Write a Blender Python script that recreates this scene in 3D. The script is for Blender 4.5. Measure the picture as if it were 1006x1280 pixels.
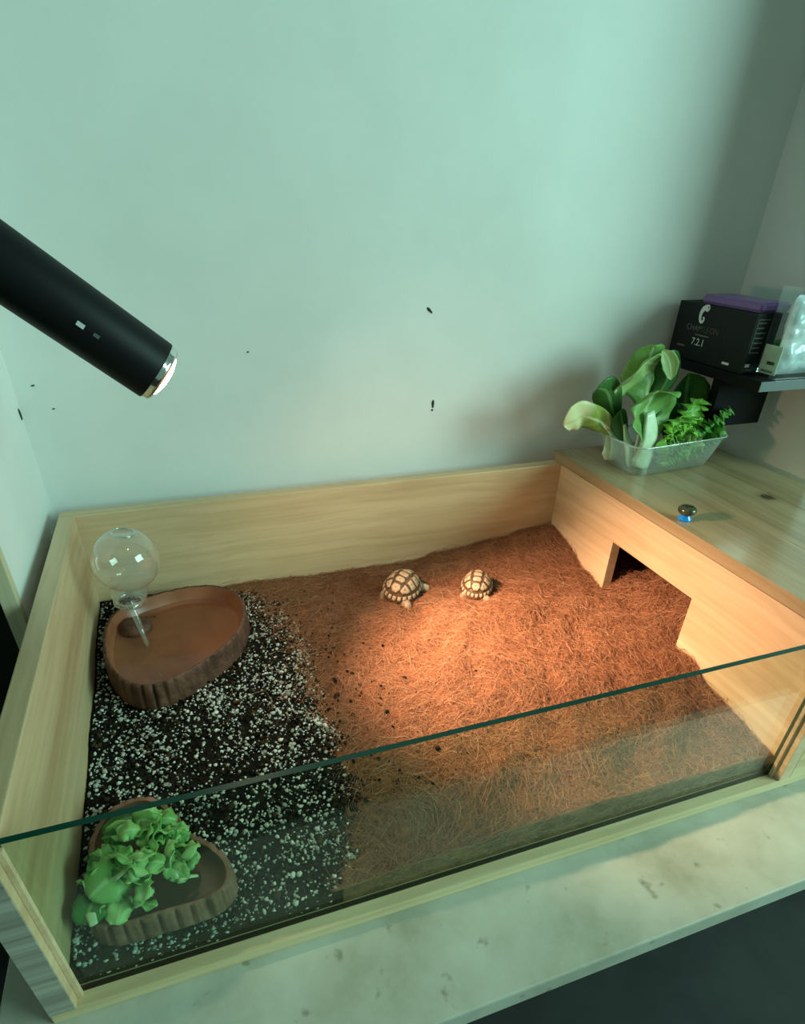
import bpy, bmesh, math, random
import numpy as np
from mathutils import Vector, Matrix, noise as mnoise

for o in list(bpy.data.objects):
    bpy.data.objects.remove(o)
scene = bpy.context.scene
COL = scene.collection
PI = math.pi
rnd = random.Random(7)

# ------------------------------------------------------------------ camera
cam_d = bpy.data.cameras.new('camera')
cam_d.sensor_fit = 'HORIZONTAL'
cam_d.sensor_width = 36.0
cam_d.lens = 749.2 / 1006 * 36
cam_d.shift_y = 119 / 1006
cam_d.clip_start = 0.01
cam = bpy.data.objects.new('camera', cam_d)
COL.objects.link(cam)
_r = Vector((0.94355, -0.33029, 0.02478)); _u = Vector((0.16241, 0.52657, 0.83448)); _f = Vector((0.28867, 0.78335, -0.55049))
cam.matrix_world = Matrix(((_r.x, _u.x, -_f.x, 0.1516), (_r.y, _u.y, -_f.y, -0.2923), (_r.z, _u.z, -_f.z, 0.5237), (0, 0, 0, 1)))
scene.camera = cam

# ------------------------------------------------------------------ world, window light, exposure
world = bpy.data.worlds.new('world'); scene.world = world
world.use_nodes = True
bg = world.node_tree.nodes['Background']
bg.inputs['Color'].default_value = (0.46, 0.85, 0.68, 1)
bg.inputs['Strength'].default_value = 0.27

def area_light(name, loc, target, sx, sy, energy, color):
    d = bpy.data.lights.new(name, 'AREA'); d.shape = 'RECTANGLE'; d.size = sx; d.size_y = sy
    d.energy = energy; d.color = color
    o = bpy.data.objects.new(name, d); COL.objects.link(o)
    o.location = loc
    o.rotation_euler = (Vector(target) - Vector(loc)).to_track_quat('-Z', 'Y').to_euler()
    return o
area_light('window_daylight', (2.2, -1.2, 1.0), (0.3, 0.3, 0.2), 1.2, 1.0, 56, (0.53, 0.97, 0.84))

scene.view_settings.view_transform = 'Standard'
scene.view_settings.look = 'None'
scene.view_settings.exposure = 0.0
scene.view_settings.gamma = 1.0
scene.view_settings.use_curve_mapping = False

# ------------------------------------------------------------------ material helpers
def new_mat(name):
    m = bpy.data.materials.new(name); m.use_nodes = True
    nt = m.node_tree
    b = nt.nodes['Principled BSDF']
    return m, nt, b
def N(nt, t, **kw):
    n = nt.nodes.new(t)
    for k, v in kw.items():
        if k in n.inputs: n.inputs[k].default_value = v
        else: setattr(n, k, v)
    return n
def L(nt, a, b): nt.links.new(a, b)
def ramp(nt, fac, stops):
    r = nt.nodes.new('ShaderNodeValToRGB')
    els = r.color_ramp.elements
    while len(els) < len(stops): els.new(0.5)
    for e, (p, c) in zip(els, stops):
        e.position = p; e.color = (c[0], c[1], c[2], 1)
    L(nt, fac, r.inputs[0]); return r
def plain(name, col, rough=0.5, metal=0.0, spec=0.5):
    m, nt, b = new_mat(name)
    b.inputs['Base Color'].default_value = (*col, 1); b.inputs['Roughness'].default_value = rough
    b.inputs['Metallic'].default_value = metal; b.inputs['Specular IOR Level'].default_value = spec
    return m
def mottled(name, c1, c2, scale=20, rough=0.6, detail=4, bump=0.0, lo=0.35, hi=0.65, spec=0.5, bscale=None):
    m, nt, b = new_mat(name)
    tc = N(nt, 'ShaderNodeTexCoord')
    nz = N(nt, 'ShaderNodeTexNoise', Scale=scale, Detail=detail, Roughness=0.6)
    L(nt, tc.outputs['Object'], nz.inputs['Vector'])
    r = ramp(nt, nz.outputs['Fac'], [(lo, c1), (hi, c2)])
    L(nt, r.outputs['Color'], b.inputs['Base Color'])
    b.inputs['Roughness'].default_value = rough; b.inputs['Specular IOR Level'].default_value = spec
    if bump:
        n2 = N(nt, 'ShaderNodeTexNoise', Scale=bscale or scale * 3, Detail=4)
        L(nt, tc.outputs['Object'], n2.inputs['Vector'])
        bp = N(nt, 'ShaderNodeBump', Strength=bump, Distance=0.002)
        L(nt, n2.outputs['Fac'], bp.inputs['Height']); L(nt, bp.outputs['Normal'], b.inputs['Normal'])
    return m
def wood(name, light, mid, dark, axis=0, rough=0.45, seed=0.0, knot=None, coarse=1.0):
    """pine: noise stretched along the grain axis; optional knot (x,y) in object space on the top."""
    m, nt, b = new_mat(name)
    tc = N(nt, 'ShaderNodeTexCoord')
    mp = N(nt, 'ShaderNodeMapping')
    sc = [26 * coarse] * 3; sc[axis] = 0.9
    mp.inputs['Scale'].default_value = sc; mp.inputs['Location'].default_value = (seed, seed * 1.7, seed * .6)
    L(nt, tc.outputs['Object'], mp.inputs['Vector'])
    # slow warp so that the grain bows
    wz = N(nt, 'ShaderNodeTexNoise', Scale=5.0, Detail=1)
    L(nt, tc.outputs['Object'], wz.inputs['Vector'])
    ad = N(nt, 'ShaderNodeVectorMath', operation='MULTIPLY_ADD')
    L(nt, wz.outputs['Color'], ad.inputs[0]); ad.inputs[1].default_value = (0.55, 0.55, 0.55); L(nt, mp.outputs['Vector'], ad.inputs[2])
    n1 = N(nt, 'ShaderNodeTexNoise', Scale=1.0, Detail=3, Roughness=0.55)
    L(nt, ad.outputs[0], n1.inputs['Vector'])
    r = ramp(nt, n1.outputs['Fac'], [(0.30, dark), (0.48, mid), (0.66, light)])
    n2 = N(nt, 'ShaderNodeTexNoise', Scale=5.0, Detail=2, Roughness=0.6)
    L(nt, ad.outputs[0], n2.inputs['Vector'])
    mx = N(nt, 'ShaderNodeMix', data_type='RGBA', blend_type='MULTIPLY')
    mx.inputs['Factor'].default_value = 0.45
    r2 = ramp(nt, n2.outputs['Fac'], [(0.35, (0.72, 0.66, 0.58)), (0.6, (1, 1, 1))])
    L(nt, r.outputs['Color'], mx.inputs[6]); L(nt, r2.outputs['Color'], mx.inputs[7])
    out = mx.outputs[2]
    if knot:
        sp = N(nt, 'ShaderNodeVectorMath', operation='SUBTRACT'); L(nt, tc.outputs['Object'], sp.inputs[0]); sp.inputs[1].default_value = knot
        sm = N(nt, 'ShaderNodeVectorMath', operation='MULTIPLY'); L(nt, sp.outputs[0], sm.inputs[0]); sm.inputs[1].default_value = (1.0, 1.0, 0.0)
        ln = N(nt, 'ShaderNodeVectorMath', operation='LENGTH'); L(nt, sm.outputs[0], ln.inputs[0])
        nn = N(nt, 'ShaderNodeTexNoise', Scale=90.0); L(nt, tc.outputs['Object'], nn.inputs['Vector'])
        ma = N(nt, 'ShaderNodeMath', operation='MULTIPLY_ADD'); L(nt, nn.outputs['Fac'], ma.inputs[0]); ma.inputs[1].default_value = 0.010; L(nt, ln.outputs['Value'], ma.inputs[2])
        kr = ramp(nt, ma.outputs[0], [(0.013, (0, 0, 0)), (0.0165, (0.75, 0.75, 0.75)), (0.03, (1, 1, 1))])
        m2 = N(nt, 'ShaderNodeMix', data_type='RGBA'); L(nt, kr.outputs['Color'], m2.inputs['Factor'])
        m2.inputs[6].default_value = (0.05, 0.028, 0.014, 1); L(nt, out, m2.inputs[7]); out = m2.outputs[2]
    L(nt, out, b.inputs['Base Color'])
    b.inputs['Roughness'].default_value = rough
    return m
def glassy(name, tint, spec=0.04, rough=0.0, haze=None, hazefac=0.0, power=5.0):
    """thin clear sheet: tinted straight-through light plus Schlick reflection, optional milky part."""
    m, nt, b = new_mat(name)
    nt.nodes.remove(b)
    out = nt.nodes['Material Output']
    tr = N(nt, 'ShaderNodeBsdfTransparent'); tr.inputs['Color'].default_value = (*tint, 1)
    gl = N(nt, 'ShaderNodeBsdfGlossy'); gl.inputs['Color'].default_value = (1, 1, 1, 1); gl.inputs['Roughness'].default_value = rough
    lw = N(nt, 'ShaderNodeLayerWeight', Blend=0.5)
    pw = N(nt, 'ShaderNodeMath', operation='POWER'); L(nt, lw.outputs['Facing'], pw.inputs[0]); pw.inputs[1].default_value = power
    ma = N(nt, 'ShaderNodeMath', operation='MULTIPLY_ADD'); L(nt, pw.outputs[0], ma.inputs[0]); ma.inputs[1].default_value = 1 - spec; ma.inputs[2].default_value = spec
    base = tr
    if haze:
        df = N(nt, 'ShaderNodeBsdfDiffuse'); df.inputs['Color'].default_value = (*haze, 1)
        tl = N(nt, 'ShaderNodeBsdfTranslucent'); tl.inputs['Color'].default_value = (*haze, 1)
        a = N(nt, 'ShaderNodeMixShader'); a.inputs[0].default_value = 0.5; L(nt, df.outputs[0], a.inputs[1]); L(nt, tl.outputs[0], a.inputs[2])
        c = N(nt, 'ShaderNodeMixShader'); c.inputs[0].default_value = hazefac; L(nt, tr.outputs[0], c.inputs[1]); L(nt, a.outputs[0], c.inputs[2])
        base = c
    mx = N(nt, 'ShaderNodeMixShader'); L(nt, ma.outputs[0], mx.inputs[0]); L(nt, base.outputs[0], mx.inputs[1]); L(nt, gl.outputs[0], mx.inputs[2])
    L(nt, mx.outputs[0], out.inputs['Surface'])
    return m
def emis(name, col, strength):
    m, nt, b = new_mat(name)
    b.inputs['Base Color'].default_value = (0.9, 0.9, 0.9, 1)
    b.inputs['Emission Color'].default_value = (*col, 1); b.inputs['Emission Strength'].default_value = strength
    return m
def island_mat(name, stops, rough=0.8, noise_c=None, spec=0.3, transl=0.0):
    m, nt, b = new_mat(name)
    g = N(nt, 'ShaderNodeNewGeometry')
    r = ramp(nt, g.outputs['Random Per Island'], stops)
    L(nt, r.outputs['Color'], b.inputs['Base Color'])
    b.inputs['Roughness'].default_value = rough; b.inputs['Specular IOR Level'].default_value = spec
    return m
def leaf_mat(name, dark, light, vein, rough=0.4, tipcol=None, nveins=9.0):
    """leaf: uv.x across (-1..1 stored as 0..1), uv.y along; pale midrib and side veins."""
    m, nt, b = new_mat(name)
    uv = N(nt, 'ShaderNodeUVMap')
    sx = N(nt, 'ShaderNodeSeparateXYZ'); L(nt, uv.outputs['UV'], sx.inputs[0])
    c = N(nt, 'ShaderNodeMath', operation='SUBTRACT'); L(nt, sx.outputs['X'], c.inputs[0]); c.inputs[1].default_value = 0.5
    ab = N(nt, 'ShaderNodeMath', operation='ABSOLUTE'); L(nt, c.outputs[0], ab.inputs[0])
    rib = ramp(nt, ab.outputs[0], [(0.02, (1, 1, 1)), (0.075, (0, 0, 0))])
    # side veins: frac(v*n - |u|*k)
    k = N(nt, 'ShaderNodeMath', operation='MULTIPLY_ADD'); L(nt, ab.outputs[0], k.inputs[0]); k.inputs[1].default_value = -0.55; L(nt, sx.outputs['Y'], k.inputs[2])
    w = N(nt, 'ShaderNodeMath', operation='MULTIPLY'); L(nt, k.outputs[0], w.inputs[0]); w.inputs[1].default_value = nveins * 2 * PI
    sn = N(nt, 'ShaderNodeMath', operation='SINE'); L(nt, w.outputs[0], sn.inputs[0])
    vn = ramp(nt, sn.outputs[0], [(0.90, (0, 0, 0)), (1.0, (0.24, 0.24, 0.24))])
    mxv = N(nt, 'ShaderNodeMix', data_type='RGBA', blend_type='LIGHTEN'); mxv.inputs['Factor'].default_value = 1
    L(nt, rib.outputs['Color'], mxv.inputs[6]); L(nt, vn.outputs['Color'], mxv.inputs[7])
    tc = N(nt, 'ShaderNodeTexCoord')
    nz = N(nt, 'ShaderNodeTexNoise', Scale=38.0, Detail=3); L(nt, tc.outputs['Object'], nz.inputs['Vector'])
    base = ramp(nt, nz.outputs['Fac'], [(0.35, dark), (0.65, light)])
    bc = base.outputs['Color']
    if tipcol:
        tr = ramp(nt, sx.outputs['Y'], [(0.45, (0, 0, 0)), (0.6, (1, 1, 1))])
        mt = N(nt, 'ShaderNodeMix', data_type='RGBA'); L(nt, tr.outputs['Color'], mt.inputs['Factor']); L(nt, bc, mt.inputs[6]); mt.inputs[7].default_value = (*tipcol, 1)
        bc = mt.outputs[2]
    mx = N(nt, 'ShaderNodeMix', data_type='RGBA'); L(nt, mxv.outputs[2], mx.inputs['Factor']); L(nt, bc, mx.inputs[6]); mx.inputs[7].default_value = (*vein, 1)
    L(nt, mx.outputs[2], b.inputs['Base Color'])
    b.inputs['Roughness'].default_value = rough
    bp = N(nt, 'ShaderNodeBump', Strength=0.25, Distance=0.001); L(nt, mxv.outputs[2], bp.inputs['Height']); L(nt, bp.outputs['Normal'], b.inputs['Normal'])
    # thin leaf lets light through
    tl = N(nt, 'ShaderNodeBsdfTranslucent'); L(nt, mx.outputs[2], tl.inputs['Color'])
    ms = N(nt, 'ShaderNodeMixShader'); ms.inputs[0].default_value = 0.28
    L(nt, b.outputs[0], ms.inputs[1]); L(nt, tl.outputs[0], ms.inputs[2])
    L(nt, ms.outputs[0], nt.nodes['Material Output'].inputs['Surface'])
    return m

# ------------------------------------------------------------------ object helpers
def tag(o, label=None, cat=None, group=None, kind=None):
    if label: o['label'] = label
    if cat: o['category'] = cat
    if group: o['group'] = group
    if kind: o['kind'] = kind
    return o
def empty(name, loc, label, cat, group=None):
    o = bpy.data.objects.new(name, None); COL.objects.link(o); o.location = loc
    o.empty_display_size = 0.02
    return tag(o, label, cat, group)
def link(name, me, mat, parent=None, loc=None, local=False):
    if mat is not None:
        for mm in (mat if isinstance(mat, (list, tuple)) else [mat]): me.materials.append(mm)
    o = bpy.data.objects.new(name, me); COL.objects.link(o)
    if loc: o.location = loc
    if parent:
        o.parent = parent
        if not local:      # vertices are in world coordinates: undo the parents' offset
            off = Vector((0, 0, 0)); q = parent
            while q: off += q.location; q = q.parent
            o.location = Vector(loc or (0, 0, 0)) - off
    return o
def pymesh(name, verts, faces, smooth=True, uvs=None, mats=None):
    me = bpy.data.meshes.new(name)
    me.from_pydata([tuple(v) for v in verts], [], faces)
    if mats: me.polygons.foreach_set('material_index', mats)
    if uvs is not None:
        ul = me.uv_layers.new(name='UVMap')
        vi = np.empty(len(me.loops), dtype=np.int32); me.loops.foreach_get('vertex_index', vi)
        ul.data.foreach_set('uv', np.asarray(uvs, dtype=np.float32)[vi].ravel())
    if smooth: me.polygons.foreach_set('use_smooth', [True] * len(me.polygons))
    me.update(); return me
def bm_mesh(name, bm, smooth=False):
    bmesh.ops.recalc_face_normals(bm, faces=bm.faces)
    me = bpy.data.meshes.new(name); bm.to_mesh(me); bm.free()
    if smooth: me.polygons.foreach_set('use_smooth', [True] * len(me.polygons))
    return me
def box(name, x0, x1, y0, y1, z0, z1, mat, parent=None, bevel=0.0012, seg=2):
    bm = bmesh.new()
    bmesh.ops.create_cube(bm, size=1)
    for v in bm.verts:
        v.co = Vector(((x0 + x1) / 2 + v.co.x * (x1 - x0), (y0 + y1) / 2 + v.co.y * (y1 - y0), (z0 + z1) / 2 + v.co.z * (z1 - z0)))
    if bevel: bmesh.ops.bevel(bm, geom=bm.edges[:], offset=bevel, segments=seg, affect='EDGES', profile=0.6)
    return link(name, bm_mesh(name, bm), mat, parent)
def prism(name, poly, axis, a0, a1, mat, parent=None, bevel=0.001):
    """extrude a polygon (2-D points) along axis 0/1/2."""
    bm = bmesh.new()
    def mk(p, a):
        if axis == 0: return (a, p[0], p[1])
        if axis == 1: return (p[0], a, p[1])
        return (p[0], p[1], a)
    A = [bm.verts.new(mk(p, a0)) for p in poly]; B = [bm.verts.new(mk(p, a1)) for p in poly]
    bm.faces.new(A); bm.faces.new(B[::-1])
    for i in range(len(poly)):
        j = (i + 1) % len(poly); bm.faces.new((A[i], B[i], B[j], A[j]))
    bmesh.ops.recalc_face_normals(bm, faces=bm.faces)
    if bevel: bmesh.ops.bevel(bm, geom=bm.edges[:], offset=bevel, segments=2, affect='EDGES', profile=0.6)
    return link(name, bm_mesh(name, bm), mat, parent)
def lathe(prof, n=48, center=(0, 0, 0), axis=None):
    """revolve (r, h) profile; axis = direction of h (default z)."""
    q = Vector((0, 0, 1)).rotation_difference(Vector(axis)) if axis is not None else None
    V = []; F = []
    for (r, h) in prof:
        for k in range(n):
            a = 2 * PI * k / n
            v = Vector((r * math.cos(a), r * math.sin(a), h))
            if q: v = q @ v
            V.append(v + Vector(center))
    for i in range(len(prof) - 1):
        for k in range(n):
            k2 = (k + 1) % n
            F.append((i * n + k, i * n + k2, (i + 1) * n + k2, (i + 1) * n + k))
    return V, F
def cat_rom(P, m=8):
    P = [Vector(p) for p in P]; n = len(P); out = []
    for i in range(n):
        a, b, c, d = P[i - 1], P[i], P[(i + 1) % n], P[(i + 2) % n]
        for k in range(m):
            t = k / m
            out.append(0.5 * ((2 * b) + (c - a) * t + (2 * a - 5 * b + 4 * c - d) * t * t + (3 * b - a - 3 * c + d) * t ** 3))
    return out

# ------------------------------------------------------------------ materials
PINE = ((0.655, 0.475, 0.29), (0.59, 0.41, 0.24), (0.50, 0.325, 0.18))
M_back = wood('pine_back', *PINE, axis=0, rough=0.42, seed=3.1)
M_side = wood('pine_side', *PINE, axis=1, rough=0.42, seed=8.3)
M_part = wood('pine_partition', (0.70, 0.52, 0.33), (0.64, 0.465, 0.285), (0.55, 0.38, 0.22), axis=1, rough=0.4, seed=1.2)
M_lid = wood('pine_lid', (0.42, 0.32, 0.19), (0.35, 0.26, 0.145), (0.25, 0.175, 0.09), axis=1, rough=0.22, seed=5.7, knot=(0.8795, 0.262, 0.21))
M_rail = wood('pine_rail', (0.72, 0.58, 0.36), (0.66, 0.52, 0.30), (0.55, 0.41, 0.22), axis=0, rough=0.5, seed=2.2)
M_end = wood('pine_end_grain', (0.42, 0.40, 0.34), (0.34, 0.32, 0.27), (0.22, 0.2, 0.17), axis=0, rough=0.7, seed=9.9, coarse=4)
M_trim = wood('trim_wood', (0.62, 0.55, 0.38), (0.55, 0.47, 0.31), (0.45, 0.36, 0.22), axis=2, rough=0.5, seed=4.0)
M_wall = mottled('painted_wall', (0.69, 0.70, 0.685), (0.76, 0.765, 0.755), scale=4.5, rough=0.55, bump=0.12, bscale=70, spec=0.35)
M_table = None
def table_mat():
    m, nt, b = new_mat('worn_table')
    tc = N(nt, 'ShaderNodeTexCoord')
    n1 = N(nt, 'ShaderNodeTexNoise', Scale=9.0, Detail=6, Roughness=0.65); L(nt, tc.outputs['Object'], n1.inputs['Vector'])
    r1 = ramp(nt, n1.outputs['Fac'], [(0.32, (0.34, 0.33, 0.25)), (0.5, (0.47, 0.46, 0.38)), (0.68, (0.55, 0.55, 0.47))])
    n2 = N(nt, 'ShaderNodeTexNoise', Scale=38.0, Detail=3); L(nt, tc.outputs['Object'], n2.inputs['Vector'])
    r2 = ramp(nt, n2.outputs['Fac'], [(0.27, (0.35, 0.33, 0.28)), (0.36, (1, 1, 1))])
    mx = N(nt, 'ShaderNodeMix', data_type='RGBA', blend_type='MULTIPLY'); mx.inputs['Factor'].default_value = 0.8
    L(nt, r1.outputs['Color'], mx.inputs[6]); L(nt, r2.outputs['Color'], mx.inputs[7]); L(nt, mx.outputs[2], b.inputs['Base Color'])
    b.inputs['Roughness'].default_value = 0.42
    return m
M_table = table_mat()
M_floor = mottled('dark_floor', (0.012, 0.013, 0.013), (0.025, 0.026, 0.025), scale=6, rough=0.6)
M_dark_backing = mottled('dark_backing', (0.012, 0.012, 0.008), (0.03, 0.026, 0.014), scale=5, rough=0.8)  # gloom of the space past the left wall, put into the colour
M_glass = glassy('sheet_glass', (0.86, 0.945, 0.895), spec=0.032)
M_glassedge = plain('glass_edge', (0.004, 0.05, 0.035), rough=0.3, spec=0.25)
M_globe = glassy('clear_globe', (0.96, 0.97, 0.965), spec=0.06, power=2.6, haze=(0.8, 0.85, 0.82), hazefac=0.13)
M_globe_rim = glassy('clear_globe_thick', (0.80, 0.85, 0.84), spec=0.16, power=2.0)
M_water = glassy('water', (0.90, 0.84, 0.78), spec=0.03)
M_tub = glassy('milky_plastic', (0.93, 0.97, 0.96), spec=0.05, rough=0.12, haze=(0.78, 0.86, 0.83), hazefac=0.27, power=3.5)
M_tubrim = glassy('milky_plastic_rim', (0.85, 0.95, 0.92), spec=0.12, rough=0.1, haze=(0.8, 0.9, 0.87), hazefac=0.55, power=3.0)
M_clear = glassy('clear_packaging', (0.93, 0.97, 0.97), spec=0.10, rough=0.03, power=3.0)
M_black = plain('lamp_black', (0.006, 0.007, 0.008), rough=0.5, spec=0.2)
M_blackmat = plain('black_card', (0.006, 0.007, 0.007), rough=0.55, spec=0.25)
M_shelf = plain('shelf_black', (0.006, 0.006, 0.007), rough=0.55, spec=0.12)
M_white = plain('white_print', (0.62, 0.64, 0.62), rough=0.5)
M_greyp = plain('grey_print', (0.10, 0.11, 0.105), rough=0.5)
M_gd = plain('dim_green_print', (0.03, 0.06, 0.035), rough=0.5)
M_rd = plain('dim_red_print', (0.085, 0.05, 0.045), rough=0.5)
M_purple = plain('purple_packet', (0.18, 0.09, 0.28), rough=0.35)
M_coir = mottled('coir_bed', (0.13, 0.052, 0.024), (0.26, 0.112, 0.054), scale=60, rough=0.9, bump=0.6, bscale=220, spec=0.1)
M_fibre = island_mat('coir_fibre', [(0.0, (0.24, 0.098, 0.046)), (0.35, (0.33, 0.145, 0.070)), (0.75, (0.42, 0.20, 0.102)), (0.95, (0.48, 0.255, 0.14)), (1.0, (0.56, 0.36, 0.22))], rough=0.65, spec=0.35)
M_soil = mottled('potting_soil', (0.004, 0.0045, 0.004), (0.020, 0.017, 0.012), scale=120, rough=0.9, bump=0.8, bscale=300, spec=0.1)
M_crumb = island_mat('soil_crumb', [(0.0, (0.004, 0.004, 0.0035)), (0.8, (0.022, 0.018, 0.012)), (1.0, (0.06, 0.035, 0.016))], rough=0.9, spec=0.1)
M_perlite = island_mat('perlite', [(0.0, (0.26, 0.27, 0.23)), (0.5, (0.47, 0.48, 0.44)), (1.0, (0.74, 0.75, 0.71))], rough=0.8)
M_dish_in = mottled('resin_inside', (0.215, 0.072, 0.034), (0.32, 0.115, 0.058), scale=18, rough=0.32)
M_dish_out = mottled('resin_bark', (0.065, 0.023, 0.013), (0.15, 0.056, 0.032), scale=55, rough=0.65, bump=0.7, bscale=160)
M_feed_in = mottled('feed_dish_inside', (0.12, 0.062, 0.036), (0.19, 0.098, 0.055), scale=16, rough=0.45)
M_feed_out = mottled('feed_dish_bark', (0.17, 0.075, 0.048), (0.32, 0.155, 0.105), scale=50, rough=0.7, bump=0.7, bscale=160)
M_skin = mottled('tortoise_skin', (0.22, 0.155, 0.09), (0.42, 0.32, 0.21), scale=260, rough=0.7, bump=0.5, bscale=500)
M_shell = mottled('shell_brown', (0.065, 0.034, 0.014), (0.13, 0.072, 0.032), scale=180, rough=0.45, bump=0.3, bscale=500)
M_scute = mottled('scute_horn', (0.33, 0.23, 0.14), (0.47, 0.35, 0.225), scale=220, rough=0.5, bump=0.3, bscale=500)
M_areola = plain('scute_areola', (0.30, 0.19, 0.09), rough=0.5)
M_leafA = leaf_mat('bokchoy_leaf', (0.16, 0.36, 0.075), (0.27, 0.51, 0.13), (0.58, 0.72, 0.42))
M_leafB = leaf_mat('bokchoy_dark_leaf', (0.03, 0.12, 0.022), (0.06, 0.20, 0.04), (0.20, 0.38, 0.12))
M_leafP = leaf_mat('bokchoy_pale_leaf', (0.32, 0.48, 0.16), (0.45, 0.60, 0.24), (0.66, 0.74, 0.42))
M_leafY = leaf_mat('yellowing_leaf', (0.24, 0.34, 0.06), (0.36, 0.44, 0.09), (0.74, 0.78, 0.42), tipcol=(0.86, 0.86, 0.52), nveins=5)
M_stalk = mottled('pale_stalk', (0.52, 0.66, 0.40), (0.74, 0.82, 0.62), scale=30, rough=0.35)
M_frill = leaf_mat('frilly_lettuce', (0.19, 0.50, 0.06), (0.32, 0.68, 0.10), (0.40, 0.70, 0.2), nveins=6)
M_frill2 = leaf_mat('dark_lettuce', (0.10, 0.36, 0.05), (0.18, 0.50, 0.09), (0.25, 0.5, 0.15), nveins=6)
M_chop = [leaf_mat('chopped_leaf_a', (0.26, 0.53, 0.15), (0.38, 0.67, 0.23), (0.55, 0.78, 0.38)),
          leaf_mat('chopped_leaf_b', (0.42, 0.70, 0.24), (0.56, 0.82, 0.36), (0.66, 0.86, 0.46)),
          leaf_mat('chopped_leaf_c', (0.05, 0.19, 0.04), (0.10, 0.29, 0.07), (0.30, 0.5, 0.2))]
M_chopstem = mottled('chopped_stem', (0.42, 0.60, 0.30), (0.62, 0.76, 0.48), scale=40, rough=0.4)
M_hole = plain('dark_mark', (0.02, 0.03, 0.026), rough=0.8)

# ------------------------------------------------------------------ the room
def structure(o): o['kind'] = 'structure'; return o
structure(box('floor', -3.0, 3.0, -3.0, 2.0, -0.80, -0.76, M_floor, bevel=0))
wb = structure(box('wall_back', -0.049, 2.2, 0.545, 0.60, -0.76, 2.4, M_wall, bevel=0))
wl = structure(box('wall_left', -0.047, -0.035, 0.308, 0.545, -0.76, 2.4, M_wall, bevel=0))
structure(box('trim_1', -0.049, -0.034, 0.296, 0.308, -0.76, 2.4, M_trim, bevel=0.001))
structure(box('wall_right', 1.02, 1.08, 0.31, 0.545, 0.0, 2.4, M_wall, bevel=0))
structure(box('wall_dark_backing', -2.6, -0.049, 0.95, 1.0, -0.76, 2.4, M_dark_backing, bevel=0))  # added panel that keeps the gap past the trim dark
structure(box('wall_dark_backing_side', -0.60, -0.56, 0.2, 0.95, -0.76, 2.4, M_dark_backing, bevel=0))  # added side panel, closes off the bright world there
def mark(cx, cz, w, h, ang, parent, side='back'):
    V = []; F = []
    n = 14
    for lay, (s, d) in enumerate(((1.0, 0.0), (0.75, 0.0012), (0.3, 0.0016))):
        for k in range(n):
            a = 2 * PI * k / n
            u = w * math.cos(a) * s * (1 + 0.15 * math.sin(3 * a)); v = h * math.sin(a) * s
            u, v = u * math.cos(ang) - v * math.sin(ang), u * math.sin(ang) + v * math.cos(ang)
            V.append((cx + u, 0.5449 - d, cz + v) if side == 'back' else (-0.0349 + d, cx + u, cz + v))
    for i in range(2):
        for k in range(n): F.append((i * n + k, i * n + (k + 1) % n, (i + 1) * n + (k + 1) % n, (i + 1) * n + k))
    F.append(tuple(range(2 * n, 3 * n)))
    link('scuff_mark', pymesh('scuff_mark', V, F), M_hole, parent)
mark(0.4985, 0.2878, 0.0020, 0.0062, 0.0, wb)
mark(0.4978, 0.2790, 0.0016, 0.0014, 0.0, wb)
mark(0.4867, 0.413, 0.0018, 0.0056, 0.85, wb)
mark(-0.0136, 0.3415, 0.0022, 0.0009, 0.2, wb)
mark(0.0011, 0.3135, 0.0014, 0.0009, 0.2, wb)
mark(0.538, 0.311, 0.0026, 0.0078, 0.12, wl, 'left')
mark(0.2395, 0.3693, 0.0012, 0.0010, 0.0, wb)

# table
tb = empty('table', (0.5, 0.2, -0.76), 'worn grey-green table top with stains under the wooden enclosure', 'table')
box('table_top', -0.06, 1.60, -0.108, 0.525, -0.022, 0.0, M_table, tb, bevel=0.002)
for (lx, ly) in ((-0.03, -0.07), (1.55, -0.07), (-0.03, 0.48), (1.55, 0.48)):
    box('leg', lx - 0.02, lx + 0.02, ly - 0.02, ly + 0.02, -0.76, -0.022, M_shelf, tb, bevel=0.002)

# ------------------------------------------------------------------ wooden enclosure
LX, DY, TH, H, ZB = 0.70, 0.488, 0.0187, 0.197, 0.012
XR = 0.966
en = empty('tortoise_enclosure', (0.47, 0.24, 0), 'low pine tortoise enclosure with glass front and covered hide', 'enclosure')
box('base_board', -TH, XR, -0.014, 0.507, 0.0, ZB, M_rail, en, bevel=0.001)
box('back_panel', -TH, XR, DY, 0.507, ZB, H, M_back, en, bevel=0.0012)
lp = box('side_panel', -TH, 0.0, -0.014, DY, ZB, H, M_side, en, bevel=0.0012)
box('end_cap', -TH + .0006, -0.0006, -0.0150, -0.0141, ZB + 0.001, H - 0.001, M_end, lp, bevel=0)
box('side_panel', XR - 0.015, XR, -0.014, DY, ZB, H, M_side, en, bevel=0.0012)
box('hide_front_panel', LX + 0.0152, XR - 0.0152, -0.014, 0.001, ZB, H, M_rail, en, bevel=0.001)
prism('partition_panel', [(-0.014, ZB), (0.172, ZB), (0.172, 0.1365), (0.331, 0.1355), (0.331, ZB), (DY, ZB), (DY, 0.1952), (-0.014, 0.1952)], 0, LX, LX + 0.015, M_part, en, bevel=0.0008)
# glass front: clear faces, dark green cut edges
bm = bmesh.new(); bmesh.ops.create_cube(bm, size=1)
for v in bm.verts: v.co = Vector((LX / 2 + v.co.x * (LX - 0.0006), v.co.y * 0.005, (ZB + H) / 2 + v.co.z * (H - ZB)))
me = bm_mesh('glass_pane', bm)
for p in me.polygons: p.material_index = 0 if abs(p.normal.y) > 0.5 else 1
g = link('glass_pane', me, [M_glass, M_glassedge], en); g['label'] = 'clear glass front pane with dark green cut edge'
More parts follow.
